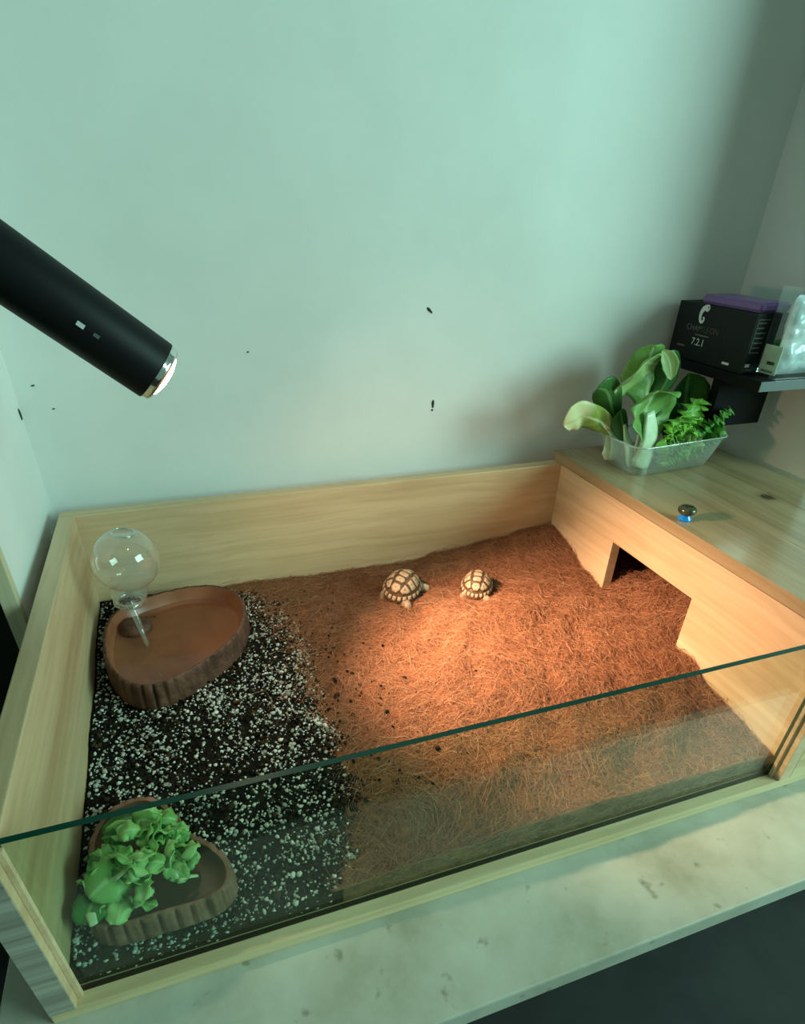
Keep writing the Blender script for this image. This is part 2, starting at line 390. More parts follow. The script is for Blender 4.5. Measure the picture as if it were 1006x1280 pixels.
# thin wooden stops that hold the glass
box('glass_stop', 0.0, 0.004, -0.0068, -0.0028, ZB, H - 0.002, M_part, en, bevel=0.0006)
box('glass_stop', LX - 0.004, LX, -0.0068, -0.0028, ZB, H - 0.002, M_part, en, bevel=0.0006)

# lid of the hide with its knob
lid = empty('hide_lid', (0.833, 0.24, 0.197), 'varnished pine lid with a dark knot covering the hide compartment', 'lid')
seams = [LX - 0.002, 0.796, 0.893, XR + 0.003]
for i in range(3):
    box('plank', seams[i] + (0.0002 if i else 0), seams[i + 1] - 0.0002, -0.018, 0.509, 0.1972, 0.2122, M_lid, lid, bevel=0.0007)
kx, ky, kz = 0.7160, 0.2340, 0.2122
M_knob_top = mottled('knob_brass', (0.04, 0.04, 0.025), (0.15, 0.15, 0.09), scale=200, rough=0.2)
M_knob_top.node_tree.nodes['Principled BSDF'].inputs['Metallic'].default_value = 0.6
M_knob_blue = plain('knob_blue', (0.0, 0.22, 0.72), rough=0.08)
M_knob_blue.node_tree.nodes['Principled BSDF'].inputs['Coat Weight'].default_value = 0.8
V, F = lathe([(0.0001, 0), (0.0078, 0), (0.0084, 0.0012), (0.0080, 0.003), (0.0062, 0.0055), (0.0052, 0.0075)], 28, (kx, ky, kz))
kb = link('knob', pymesh('knob', V, F), M_knob_blue, lid); kb['label'] = 'shiny blue knob foot'
V, F = lathe([(0.0045, 0.0066), (0.0072, 0.0078), (0.0104, 0.0105), (0.0112, 0.0135), (0.0104, 0.0160), (0.0078, 0.0178), (0.004, 0.0186), (0.0001, 0.0188)], 28, (kx, ky, kz))
link('knob_cap', pymesh('knob_cap', V, F), M_knob_top, kb)

# ------------------------------------------------------------------ substrate
CTRL = [(0.22, 0.488, 0.064), (0.32, 0.488, 0.060), (0.43, 0.488, 0.060), (0.52, 0.488, 0.070), (0.60, 0.488, 0.078), (0.66, 0.488, 0.090), (0.70, 0.488, 0.094),
        (0.70, 0.44, 0.084), (0.70, 0.38, 0.064), (0.70, 0.33, 0.057), (0.70, 0.25, 0.062), (0.70, 0.165, 0.063), (0.70, 0.08, 0.045), (0.70, 0.01, 0.034),
        (0.62, 0.0, 0.037), (0.53, 0.0, 0.041), (0.42, 0.0, 0.042), (0.32, 0.0, 0.036), (0.22, 0.0, 0.032),
        (0.0, 0.45, 0.070), (0.0, 0.26, 0.055), (0.0, 0.17, 0.046), (0.0, 0.056, 0.042), (0.10, 0.30, 0.060), (0.10, 0.10, 0.044), (0.15, 0.02, 0.031), (0.08, 0.0, 0.028), (0.15, 0.0, 0.029), (0.2, 0.2, 0.052),
        (0.41, 0.39, 0.066), (0.50, 0.36, 0.067), (0.46, 0.31, 0.079), (0.52, 0.30, 0.076), (0.38, 0.33, 0.067), (0.32, 0.25, 0.062), (0.45, 0.20, 0.074), (0.55, 0.18, 0.072), (0.60, 0.25, 0.066),
        (0.60, 0.10, 0.060), (0.5, 0.08, 0.063), (0.40, 0.10, 0.062), (0.28, 0.40, 0.062), (0.3, 0.1, 0.055), (0.25, 0.3, 0.058), (0.60, 0.36, 0.066), (0.62, 0.43, 0.076),
        (0.78, 0.25, 0.104), (0.80, 0.20, 0.112), (0.755, 0.33, 0.068), (0.75, 0.20, 0.092), (0.84, 0.30, 0.085), (0.80, 0.42, 0.045), (0.90, 0.2, 0.09), (0.85, 0.05, 0.06), (0.74, 0.25, 0.084)]
CA = np.array(CTRL)
def hs_arr(x, y):
    x = np.asarray(x, float); y = np.asarray(y, float)
    d2 = (x[..., None] - CA[:, 0]) ** 2 + (y[..., None] - CA[:, 1]) ** 2
    w = 1.0 / (d2 + 0.0009) ** 2
    z = (w * CA[:, 2]).sum(-1) / w.sum(-1)
    k = np.clip((x - 0.26) / 0.06, 0, 1) * np.clip(y / 0.05, 0, 1) * np.clip((DY - y) / 0.03, 0, 1)
    b = np.sin(x * 47 + 2.1 * np.sin(y * 31 + 1)) * np.cos(y * 53 + 1.7 * np.sin(x * 37)) + 0.5 * np.sin(x * 96 + y * 41) * np.cos(y * 104 - x * 33)
    return z + 0.0030 * k * b
def hs(x, y): return float(hs_arr(np.array([x]), np.array([y]))[0])
BY = [0.0, 0.03, 0.10, 0.15, 0.23, 0.306, 0.37, 0.403, 0.43, 0.45, 0.466, 0.488]
BX = [0.200, 0.228, 0.248, 0.249, 0.244, 0.252, 0.238, 0.232, 0.222, 0.205, 0.185, 0.150]
def bx_arr(y):
    return np.interp(y, BY, BX) + 0.004 * np.sin(np.asarray(y) * 90) + 0.003 * np.sin(np.asarray(y) * 210 + 1)
def bed(name, xfun, nx, ny, y0, y1, rough_amp, nscale, mat, seed):
    ys = np.linspace(y0, y1, ny); V = []; F = []
    for j, y in enumerate(ys):
        x0, x1 = xfun(y)
        xs = np.linspace(x0, x1, nx)
        zs = hs_arr(xs, np.full(nx, y))
        for i in range(nx):
            n = mnoise.fractal(Vector((xs[i] * nscale, y * nscale, seed)), 0.8, 2.0, 4)
            V.append((xs[i], y, zs[i] + n * rough_amp))
    for j in range(ny - 1):
        for i in range(nx - 1):
            a = j * nx + i; F.append((a, a + 1, a + nx + 1, a + nx))
    # skirt to the base board
    ring = [i for i in range(nx)] + [j * nx + nx - 1 for j in range(1, ny)] + [(ny - 1) * nx + i for i in range(nx - 2, -1, -1)] + [j * nx for j in range(ny - 2, 0, -1)]
    b0 = len(V)
    for r in ring: V.append((V[r][0], V[r][1], ZB + 0.0003))
    m = len(ring)
    for k in range(m):
        k2 = (k + 1) % m; F.append((ring[k2], ring[k], b0 + k, b0 + k2))
    return pymesh(name, V, F)
coir = link('coconut_coir_bedding', bed('coir', lambda y: (float(bx_arr(y)) - 0.004, XR - 0.0155), 190, 120, 0.0032, DY - 0.0005, 0.0034, 34, M_coir, 3.0), M_coir)
tag(coir, 'brown coconut fibre bedding heaped across the right part of the enclosure', 'bedding', kind='stuff')
soil = link('potting_soil', bed('soil', lambda y: (0.0005, float(bx_arr(y)) + 0.006), 70, 120, 0.0032, DY - 0.0005, 0.0026, 55, M_soil, 9.0), M_soil)
tag(soil, 'black potting soil flecked with white perlite on the left', 'soil', kind='stuff')

def tubes_mesh(name, P, rad):
    """P: (n, m, 3) polylines -> triangular tubes in one mesh."""
    n, m, _ = P.shape
    T = np.gradient(P, axis=1); T /= np.linalg.norm(T, axis=2, keepdims=True) + 1e-12
    up = np.array([0.13, 0.21, 0.97]); A = np.cross(T, up); A /= np.linalg.norm(A, axis=2, keepdims=True) + 1e-12
    B = np.cross(T, A)
    ang = np.array([0, 2 * PI / 3, 4 * PI / 3])
    taper = np.ones(m); taper[0] = 0.5; taper[-1] = 0.35
    R = rad[:, None] * taper[None, :]
    V = P[:, :, None, :] + R[:, :, None, None] * (np.cos(ang)[None, None, :, None] * A[:, :, None, :] + np.sin(ang)[None, None, :, None] * B[:, :, None, :])
    V = V.reshape(-1, 3)
    base = (np.arange(n) * m * 3)[:, None, None]
    i = np.arange(m - 1)[None, :, None] * 3; k = np.arange(3)[None, None, :]; k2 = (k + 1) % 3
    Fq = np.stack(np.broadcast_arrays(base + i + k, base + i + k2, base + i + 3 + k2, base + i + 3 + k), axis=-1).reshape(-1, 4)
    me = bpy.data.meshes.new(name)
    me.vertices.add(len(V)); me.vertices.foreach_set('co', V.astype(np.float32).ravel())
    me.loops.add(Fq.size); me.loops.foreach_set('vertex_index', Fq.astype(np.int32).ravel())
    me.polygons.add(len(Fq)); me.polygons.foreach_set('loop_start', np.arange(0, Fq.size, 4, dtype=np.int32))
    me.update(calc_edges=True); me.validate()
    me.polygons.foreach_set('use_smooth', np.ones(len(Fq), dtype=bool))
    return me
rs = np.random.RandomState(5)
def fibres(n, x0, x1, y0, y1, lift, lenr, radr):
    m = 6
    x = rs.uniform(x0, x1, n); y = rs.uniform(y0, y1, n)
    # keep to the coir side; density thins out at the border
    lim = bx_arr(y) - 0.004 + rs.exponential(0.010, n) * rs.choice([1, 1, 1, -0.5], n)
    keep = x > lim; x, y = x[keep], y[keep]; n = len(x)
    sw = 2.2 * np.sin(x * 11 + 1.3) + 2.0 * np.cos(y * 13 - x * 6)
    a0 = sw + rs.normal(0, 0.95, n)
    ln = rs.uniform(*lenr, n); cur = rs.normal(0, 1.3, n)
    t = np.linspace(-0.5, 0.5, m)
    ang = a0[:, None] + cur[:, None] * t[None, :]
    st = ln[:, None] / (m - 1)
    px = x[:, None] + np.cumsum(np.cos(ang) * st, axis=1) - ln[:, None] / 2 * np.cos(a0)[:, None]
    py = y[:, None] + np.cumsum(np.sin(ang) * st, axis=1) - ln[:, None] / 2 * np.sin(a0)[:, None]
    py = np.clip(py, 0.0037, DY - 0.001); px = np.clip(px, 0.002, XR - 0.017)
    inm = x < LX
    door = (y > 0.176) & (y < 0.327)
    px = np.where(door[:, None], px, np.where(inm[:, None], np.minimum(px, LX - 0.0008), np.maximum(px, LX + 0.016)))
    py = np.where((door & (np.abs(x - LX - 0.0075) < 0.04))[:, None], np.clip(py, 0.1735, 0.3295), py)
    # through the doorway strands may pass
    arch = rs.exponential(lift, n)[:, None] * (1 - (2 * t[None, :]) ** 2 * rs.uniform(0.4, 1.4, n)[:, None])
    pz = hs_arr(px, py) + 0.0006 + arch + rs.normal(0, 0.0006, px.shape)
    return np.stack([px, py, pz], axis=-1), rs.uniform(*radr, n)
P1, R1 = fibres(48000, 0.15, LX, 0.002, DY, 0.0017, (0.010, 0.040), (0.00010, 0.00025))
P2, R2 = fibres(6500, LX - 0.005, 0.86, 0.10, DY - 0.06, 0.0022, (0.012, 0.035), (0.00013, 0.00030))
# bedding pressed against the pane, and the doorway sill
n3 = 700
x3 = rs.uniform(0.24, LX - 0.02, n3)
t3 = np.linspace(-0.5, 0.5, 6)
a3 = rs.uniform(-PI, PI, n3); l3 = rs.uniform(0.01, 0.03, n3)
px = np.clip(x3[:, None] + np.cos(a3)[:, None] * l3[:, None] * t3, 0.205, LX - 0.001)
topz = hs_arr(px, np.full(px.shape, 0.004))
pz = np.clip(topz * rs.uniform(0.4, 1.0, n3)[:, None] + np.sin(a3)[:, None] * l3[:, None] * t3 * 0.5, ZB + 0.002, topz + 0.001)
P3 = np.stack([px, np.full(px.shape, 0.0031) + rs.uniform(0, 0.0005, px.shape), pz], axis=-1)
P = np.concatenate([P1, P2, P3]); Rr = np.concatenate([R1, R2, rs.uniform(0.00016, 0.00034, n3)])
fb = link('coir_fibre', tubes_mesh('coir_fibre', P, Rr), M_fibre, coir); fb['kind'] = 'stuff'

def grains(name, pts, rads, mat, parent, squash=0.8, sub=1):
    bm = bmesh.new(); bmesh.ops.create_icosphere(bm, subdivisions=sub, radius=1.0)
    bv = np.array([v.co[:] for v in bm.verts]); bf = np.array([[v.index for v in f.verts] for f in bm.faces]); bm.free()
    n = len(pts); nv = len(bv)
    jit = rs.uniform(0.72, 1.25, (n, nv, 1))
    th = rs.uniform(0, 2 * PI, n); c, s = np.cos(th), np.sin(th)
    sc = rs.uniform(0.75, 1.3, (n, 1, 3)) * np.array([1, 1, squash])
    V = bv[None] * jit * sc
    X = V[:, :, 0] * c[:, None] - V[:, :, 1] * s[:, None]; Y = V[:, :, 0] * s[:, None] + V[:, :, 1] * c[:, None]
    V = np.stack([X, Y, V[:, :, 2]], -1) * rads[:, None, None] + pts[:, None, :]
    Fq = (bf[None] + (np.arange(n) * nv)[:, None, None]).reshape(-1, 3)
    me = bpy.data.meshes.new(name)
    V = V.reshape(-1, 3)
    me.vertices.add(len(V)); me.vertices.foreach_set('co', V.astype(np.float32).ravel())
    me.loops.add(Fq.size); me.loops.foreach_set('vertex_index', Fq.astype(np.int32).ravel())
    me.polygons.add(len(Fq)); me.polygons.foreach_set('loop_start', np.arange(0, Fq.size, 3, dtype=np.int32))
    me.update(calc_edges=True); me.validate()
    o = link(name, me, mat, parent); o['kind'] = 'stuff'; return o
def scatter_left(n, spread=0.010):
    y = rs.uniform(0.005, DY - 0.004, n); b = bx_arr(y)
    x = rs.uniform(0.003, 1.0, n) * (b + 0.003) + rs.exponential(spread, n) * (rs.uniform(0, 1, n) < 0.06)
    x = np.maximum(x, 0.004)
    z = hs_arr(x, y) + rs.uniform(0.0, 0.0022, n)
    return np.stack([x, y, z], -1)
def clump(P, keep_lo=0.35):
    v = np.array([mnoise.noise(Vector((p[0] * 38, p[1] * 38, 0.5))) for p in P])
    k = rs.uniform(0, 1, len(P)) < np.clip(0.62 + 0.9 * v, keep_lo, 1.0)
    return P[k]
pp = clump(scatter_left(13500))
nf = 420
xf = rs.uniform(0.004, 0.205, nf); zf_ = ZB + 0.001 + rs.uniform(0, 1, nf) * (hs_arr(xf, np.full(nf, 0.004)) - ZB)
pp = np.concatenate([pp, np.stack([xf, np.full(nf, 0.0046), zf_], -1)])
grains('perlite_grain', pp, np.clip(rs.lognormal(-6.78, 0.36, len(pp)), 0.0005, 0.003), M_perlite, soil)
pc = scatter_left(6000)
grains('soil_crumb', pc, np.clip(rs.lognormal(-6.5, 0.4, len(pc)), 0.0006, 0.003), M_crumb, soil)
# crumbs kicked over onto the coir
nx_ = 110
yk = rs.uniform(0.05, 0.46, nx_); xk = bx_arr(yk) + rs.exponential(0.035, nx_); zk = hs_arr(xk, yk) + 0.0035
grains('soil_crumb', np.stack([xk, yk, zk], -1), np.clip(rs.lognormal(-6.5, 0.45, nx_), 0.0006, 0.0028), M_crumb, coir)
# torn coir lying over the soil
nb = 420
yb_ = rs.uniform(0.2, 0.47, nb); xb_ = bx_arr(yb_) - rs.exponential(0.018, nb)
tt = np.linspace(-0.5, 0.5, 6); ab_ = rs.uniform(0, PI, nb); lb_ = rs.uniform(0.008, 0.025, nb)
px = np.clip(xb_[:, None] + np.cos(ab_)[:, None] * lb_[:, None] * tt, 0.15, None); py = np.clip(yb_[:, None] + np.sin(ab_)[:, None] * lb_[:, None] * tt, 0.01, DY - .002)
Pb = np.stack([px, py, hs_arr(px, py) + 0.003], -1)
o = link('loose_fibre', tubes_mesh('loose_fibre', Pb, rs.uniform(0.00016, 0.0003, nb)), M_fibre, soil); o['kind'] = 'stuff'

# ------------------------------------------------------------------ resin dishes
def dish(name, label, outline, zr, height, wallw, depth, mat_in, mat_out, cat, flare=0.004, seed=1.0, floor_in=0.010):
    O = cat_rom([(p[0], p[1], 0) for p in outline], 18)
    n = len(O)
    c = sum(O, Vector()) / n
    # outward normals
    nor = []
    for i in range(n):
        t = (O[(i + 1) % n] - O[i - 1]).normalized(); v = Vector((t.y, -t.x, 0))
        if v.dot(O[i] - c) < 0: v = -v
        nor.append(v)
    arc = [0.0]
    for i in range(1, n): arc.append(arc[-1] + (O[i] - O[i - 1]).length)
    root = empty(name, (c.x, c.y, zr - height), label, cat)
    def ring(off, z, rough=0.0, zrough=0.0, fl=0.0):
        R = []
        for i in range(n):
            nz = mnoise.noise(Vector((O[i].x * 90, O[i].y * 90, seed))) ; nb_ = mnoise.noise(Vector((O[i].x * 260, O[i].y * 260, seed + 3)))
            arc_ = arc[i] / 0.0125 + 0.35 * nz
            groove = (-abs(nb_) * 0.6 - 1.1 * max(0.0, 1 - abs((arc_ % 1.0) - 0.5) / 0.17)) if rough else 0
            p = O[i] + nor[i] * (off + rough * (0.6 * nz + 2.0 * groove))
            R.append(Vector((p.x, p.y, z + zrough * nz)))
        return R
    def loft(rings, close=None):
        V = [v for r in rings for v in r]; F = []
        for j in range(len(rings) - 1):
            for i in range(n): F.append((j * n + i, j * n + (i + 1) % n, (j + 1) * n + (i + 1) % n, (j + 1) * n + i))
        if close is not None:
            k = len(rings) - 1; F.append(tuple(k * n + i for i in range(n)))
        return V, F
    zt = zr; zb = zr - height
    V, F = loft([ring(-0.001, zb), ring(0.0006, zb + 0.002, 0.0016), ring(0.0002, zb + height * 0.35, 0.0026), ring(-0.0004, zb + height * 0.7, 0.0026), ring(-0.0010, zt - 0.0018, 0.0018, 0.0012), ring(-0.0026, zt, 0.0006, 0.0014), ring(-wallw, zt - 0.001, 0, 0.0014)])
    link('bark_rim', pymesh(name + '_rim', V, F), mat_out, root)
    zf = zt - depth
    rings = [ring(-wallw, zt - 0.001, 0, 0.0014), ring(-wallw - 0.0012, zt - 0.004), ring(-wallw - 0.0035, zt - depth * 0.7), ring(-wallw - 0.007, zf + 0.0012), ring(-wallw - floor_in, zf)]
    def shrink(R, s): return [Vector((c.x + (p.x - c.x) * s, c.y + (p.y - c.y) * s, p.z)) for p in R]
    inner = rings[-1]
    for s in (0.75, 0.5, 0.25, 0.04): rings.append(shrink(inner, s))
    V, F = loft(rings, True)
    link('basin', pymesh(name + '_basin', V, F), mat_in, root)
    # underside
    bot = [ring(-0.001, zb)[i] for i in range(n)]
    link('underside', pymesh(name + '_under', bot, [tuple(range(n))], smooth=False), mat_out, root)
    return root, O, nor, c, loft, ring, shrink
WO = [(.0135, .375), (.018, .320), (.040, .272), (.072, .255), (.108, .268), (.148, .300), (.175, .338), (.186, .385), (.177, .425), (.148, .452), (.108, .458), (.072, .450), (.040, .436), (.020, .412)]
wd, O, nor, c, loft, ring, shrink = dish('water_dish', 'brown pear-shaped resin water dish with bark rim in the back corner', WO, 0.0925, 0.034, 0.0055, 0.021, M_dish_in, M_dish_out, 'dish')
rw = ring(-0.0098, 0.0925 - 0.0165)
V, F = loft([rw, shrink(rw, 0.5), shrink(rw, 0.03)], True)
link('water', pymesh('water', V, F), M_water, wd)
# moulded pedestal in the dish, its dark colour also standing for the globe's shadow
V, F = lathe([(0.019, 0), (0.0185, 0.006), (0.016, 0.010), (0.012, 0.0115), (0.0001, 0.0118)], 32, (0.048, 0.402, 0.0716))
V = [Vector((v.x + 0.0015 * mnoise.noise(v * 90), v.y + 0.0015 * mnoise.noise(v * 90 + Vector((3, 1, 2))), v.z)) for v in V]
link('pedestal', pymesh('pedestal', V, F), M_dish_out, wd)

# clear globe water bottle, neck down
gb = empty('water_globe', (0.0535, 0.392, 0.083), 'clear round water globe standing neck down in the water dish', 'water bottle')
gax = Vector((0.010, 0.0, 0.075)).normalized()
gc = Vector((0.0580, 0.3915, 0.1765))
Rg = 0.0375
prof = [(0.0001, 0.0335), (0.0118, 0.0336), (0.0128, 0.0350)]
for k in range(1, 25):
    a = math.asin(0.0128 / Rg) + (PI - math.asin(0.0128 / Rg) - 0.66) * k / 24
    prof.append((Rg * math.sin(a), Rg * math.cos(a)))
prof += [(0.0222, -0.034), (0.0220, -0.040), (0.0205, -0.047), (0.0182, -0.053)]
V, F = lathe(prof, 56, gc, gax)
link('globe', pymesh('globe', V, F), M_globe, gb)
V, F = lathe([(0.0178, -0.053), (0.0186, -0.0545), (0.0186, -0.0575), (0.0172, -0.059), (0.0140, -0.0588), (0.0132, -0.056), (0.0140, -0.0535), (0.0178, -0.053)], 48, gc, gax)
link('neck_ring', pymesh('neck_ring', V, F), M_globe_rim, gb)
V, F = lathe([(0.0108, 0.0350), (0.0122, 0.0362), (0.0136, 0.0356), (0.0134, 0.0342), (0.0115, 0.0340), (0.0108, 0.0350)], 40, gc, gax)
link('top_ring', pymesh('top_ring', V, F), M_globe_rim, gb)
sp0 = gc + gax * -0.0585
spax = (Vector((0.0620, 0.358, 0.0735)) - sp0)
V, F = lathe([(0.0062, 0.0), (0.0044, 0.010), (0.0030, spax.length * 0.6), (0.0022, spax.length), (0.0001, spax.length)], 28, sp0, spax.normalized())
link('spout', pymesh('spout', V, F), M_globe, gb)

FO = [(.0110, .075), (.0125, .105), (.026, .128), (.048, .1365), (.070, .128), (.085, .107), (.096, .082), (.1135, .064), (.1265, .042), (.1255, .020), (.108, .0085), (.07, .0070), (.034, .0085), (.0145, .026)]
fd, *_ = dish('feeding_dish', 'brown bark-rimmed feeding dish full of chopped greens behind the glass', FO, 0.0625, 0.024, 0.0065, 0.014, M_feed_in, M_feed_out, 'dish', seed=5.0, floor_in=0.011)

# ------------------------------------------------------------------ leaves
def leaf_mesh(name, pts, widths, side, cup=0.0, ruffle=0.0, rfreq=5, nu=26, nv=13, seed=0.0, thick=0.0006, twist=0.0, jag=0.0, wavy=0.0, jfreq=14):
    """pts: 3+ control points of the midrib (Catmull-Rom), widths: (t, halfwidth) list, side: approximate across vector."""
    P = [Vector(p) for p in pts]
    P = [P[0] * 2 - P[1]] + P + [P[-1] * 2 - P[-2]]
    segs = len(P) - 3
    def pos(t):
        s = min(t * segs, segs - 1e-6); i = int(s); f = s - i
        a, b, c, d = P[i], P[i + 1], P[i + 2], P[i + 3]
        return 0.5 * ((2 * b) + (c - a) * f + (2 * a - 5 * b + 4 * c - d) * f * f + (3 * b - a - 3 * c + d) * f ** 3)
    wt = [w[0] for w in widths]; wv = [w[1] for w in widths]
    V = []; UV = []; F = []
    side = Vector(side)
    for i in range(nu):
        t = i / (nu - 1)
        p = pos(t); tg = (pos(min(1, t + .01)) - pos(max(0, t - .01))).normalized()
        s = (side - tg * side.dot(tg)).normalized(); nrm = tg.cross(s)
        if twist:
            q = Matrix.Rotation(twist * t, 3, tg); s = q @ s; nrm = q @ nrm
        w = float(np.interp(t, wt, wv))
        w = max(w, 0.0002)
        for j in range(nv):
            u = -1 + 2 * j / (nv - 1)
            jj = 1 + jag * mnoise.noise(Vector((t * jfreq, u * 3 + (5 if u > 0 else 0), seed)))
            e = abs(u) ** 2
            off = cup * w * e + ruffle * e * math.sin(rfreq * 2 * PI * t + seed * 3 + (1.5 if u > 0 else 0)) + wavy * mnoise.noise(Vector((p.x * 60 + u, p.y * 60, p.z * 60 + seed)))
            V.append(p + s * (u * w * jj) + nrm * off); UV.append((j / (nv - 1), t))
    for i in range(nu - 1):
        for j in range(nv - 1):
            a = i * nv + j; F.append((a, a + 1, a + nv + 1, a + nv))
    me = pymesh(name, V, F, uvs=UV)
    return me
def leaf(name, mat, parent, *a, thick=0.0007, **k):
    o = link(name, leaf_mesh(name, *a, **k), mat, parent)
    md = o.modifiers.new('thickness', 'SOLIDIFY'); md.thickness = thick; md.offset = 0
    return o
def stalk(name, parent, pts, widths, side, mat=None, depth=0.5, n=18, m=14):
    """fleshy stalk: half-moon section swept along pts."""
    P = [Vector(p) for p in pts]; P = [P[0] * 2 - P[1]] + P + [P[-1] * 2 - P[-2]]; segs = len(P) - 3
    def pos(t):
        s = min(t * segs, segs - 1e-6); i = int(s); f = s - i
        a, b, c, d = P[i], P[i + 1], P[i + 2], P[i + 3]
        return 0.5 * ((2 * b) + (c - a) * f + (2 * a - 5 * b + 4 * c - d) * f * f + (3 * b - a - 3 * c + d) * f ** 3)
    V = []; F = []; side = Vector(side)
    for i in range(n):
        t = i / (n - 1); p = pos(t); tg = (pos(min(1, t + .01)) - pos(max(0, t - .01))).normalized()
        s = (side - tg * side.dot(tg)).normalized(); nr = tg.cross(s)
        w = float(np.interp(t, [x[0] for x in widths], [x[1] for x in widths]))
        for j in range(m):
            a = 2 * PI * j / m
            rib = 1 + 0.07 * math.cos(5 * a)
            V.append(p + s * (w * math.cos(a) * rib) + nr * (w * depth * math.sin(a) * rib * (1.0 if math.sin(a) > 0 else 0.45)))
    for i in range(n - 1):
        for j in range(m): F.append((i * m + j, i * m + (j + 1) % m, (i + 1) * m + (j + 1) % m, (i + 1) * m + j))
    F.append(tuple(range(m))[::-1]); F.append(tuple((n - 1) * m + j for j in range(m)))
    return link(name, pymesh(name, V, F), mat or M_stalk, parent)
SPOON = lambda w: [(0, w * 0.30), (0.15, w * 0.5), (0.35, w * 0.85), (0.55, w), (0.75, w * 0.93), (0.9, w * 0.66), (0.97, w * 0.36), (1.0, w * 0.05)]

# clear tub of greens on the lid
ZL = 0.2124
tub = empty('plastic_tub', (0.82, 0.425, ZL), 'milky clear plastic tub of leafy greens on the pine lid', 'tub')
def rrect(x0, x1, y0, y1, r, k=7):
    P = []
    for (cx, cy, a0) in ((x1 - r, y1 - r, 0), (x0 + r, y1 - r, PI / 2), (x0 + r, y0 + r, PI), (x1 - r, y0 + r, 1.5 * PI)):
        for i in range(k + 1): a = a0 + PI / 2 * i / k; P.append((cx + r * math.cos(a), cy + r * math.sin(a)))
    return P
trot = math.radians(5)
def tring(inset, z, r):
    P = rrect(0.727 + inset, 0.905 - inset, 0.366 + inset * 0.62, 0.462 - inset * 0.62, r)
    out = []
    for (x, y) in P:
        dx, dy = x - 0.816, y - 0.414
        out.append(Vector((0.816 + dx * math.cos(trot) - dy * math.sin(trot), 0.414 + dx * math.sin(trot) + dy * math.cos(trot), z)))
    return out
def loftr(rings, cap0=False, cap1=False):
    n = len(rings[0]); V = [v for r in rings for v in r]; F = []
    for j in range(len(rings) - 1):
        for i in range(n): F.append((j * n + i, j * n + (i + 1) % n, (j + 1) * n + (i + 1) % n, (j + 1) * n + i))
    if cap0: F.append(tuple(range(n))[::-1])
    if cap1: F.append(tuple((len(rings) - 1) * n + i for i in range(n)))
    return V, F
V, F = loftr([tring(0.022, ZL + 0.0008, 0.012), tring(0.018, ZL + 0.0022, 0.014), tring(0.012, ZL + 0.018, 0.015), tring(0.003, ZL + 0.045, 0.016)], cap0=True)
link('tub_wall', pymesh('tub_wall', V, F), M_tub, tub)
V, F = loftr([tring(0.003, ZL + 0.0448, 0.016), tring(0.0, ZL + 0.0450, 0.018), tring(-0.0018, ZL + 0.0462, 0.019), tring(-0.001, ZL + 0.0475, 0.018), tring(0.003, ZL + 0.0470, 0.016), tring(0.003, ZL + 0.0448, 0.016)])
link('tub_rim', pymesh('tub_rim', V, F), M_tubrim, tub)

E = Vector
# front bok choy: white ribbed stalk, spoon leaf facing the room
bc = empty('bok_choy', (0.775, 0.402, ZL + 0.003), 'bok choy with thick white stalk and broad green leaf at the tub front', 'bok choy', 'bok choy heads in the plastic tub')
stalk('stalk', bc, [(0.770, 0.396, 0.2165), (0.776, 0.396, 0.232), (0.779, 0.398, 0.262), (0.772, 0.402, 0.296)], [(0, 0.012), (0.12, 0.0185), (0.35, 0.0165), (0.7, 0.0140), (1, 0.0075)], (1, 0.1, 0))
leaf('leaf', M_leafA, bc, [(0.779, 0.404, 0.256), (0.774, 0.409, 0.288), (0.768, 0.403, 0.318), (0.764, 0.385, 0.328)], [(0, 0.018), (0.2, 0.034), (0.45, 0.041), (0.7, 0.040), (0.88, 0.031), (0.97, 0.016), (1, 0.001)], (1, 0.2, 0), cup=-0.3, ruffle=0.002, rfreq=2.5, wavy=0.004, seed=1)
leaf('leaf', M_leafB, bc, [(0.800, 0.412, 0.238), (0.806, 0.416, 0.268), (0.812, 0.412, 0.296)], SPOON(0.022), (0.9, 0.5, 0), cup=0.3, seed=2)
stalk('stalk', bc, [(0.762, 0.404, 0.2165), (0.760, 0.408, 0.234), (0.752, 0.414, 0.258), (0.748, 0.42, 0.275)], [(0, 0.006), (0.2, 0.0105), (0.5, 0.009), (1, 0.003)], (1, 0.4, 0))
leaf('leaf', M_leafB, bc, [(0.754, 0.416, 0.250), (0.746, 0.42, 0.272), (0.735, 0.42, 0.296)], SPOON(0.018), (1, 0.3, 0.2), cup=0.3, seed=3)
# tall leaves behind, one folded over
bt = empty('bok_choy', (0.795, 0.438, ZL + 0.003), 'tallest bok choy with large folded pale green leaf at the tub back', 'bok choy', 'bok choy heads in the plastic tub')
stalk('stalk', bt, [(0.797, 0.434, 0.2165), (0.799, 0.436, 0.24), (0.800, 0.44, 0.275), (0.795, 0.444, 0.31)], [(0, 0.007), (0.15, 0.011), (0.5, 0.009), (1, 0.0035)], (1, 0.2, 0))
leaf('leaf', M_leafA, bt, [(0.800, 0.442, 0.290), (0.795, 0.447, 0.325), (0.788, 0.446, 0.355), (0.782, 0.438, 0.378)], [(0, 0.012), (0.25, 0.034), (0.5, 0.038), (0.75, 0.030), (0.92, 0.016), (1, 0.001)], (1, 0.1, -0.35), cup=0.35, ruffle=0.002, rfreq=2, wavy=0.004, seed=5)
leaf('leaf', M_leafP, bt, [(0.796, 0.440, 0.352), (0.772, 0.436, 0.353), (0.746, 0.430, 0.336), (0.722, 0.426, 0.320)], [(0, 0.012), (0.25, 0.021), (0.55, 0.024), (0.8, 0.020), (0.95, 0.010), (1, 0.001)], (0.25, -0.35, 0.9), cup=-0.35, ruffle=0.002, rfreq=2, wavy=0.003, seed=6)
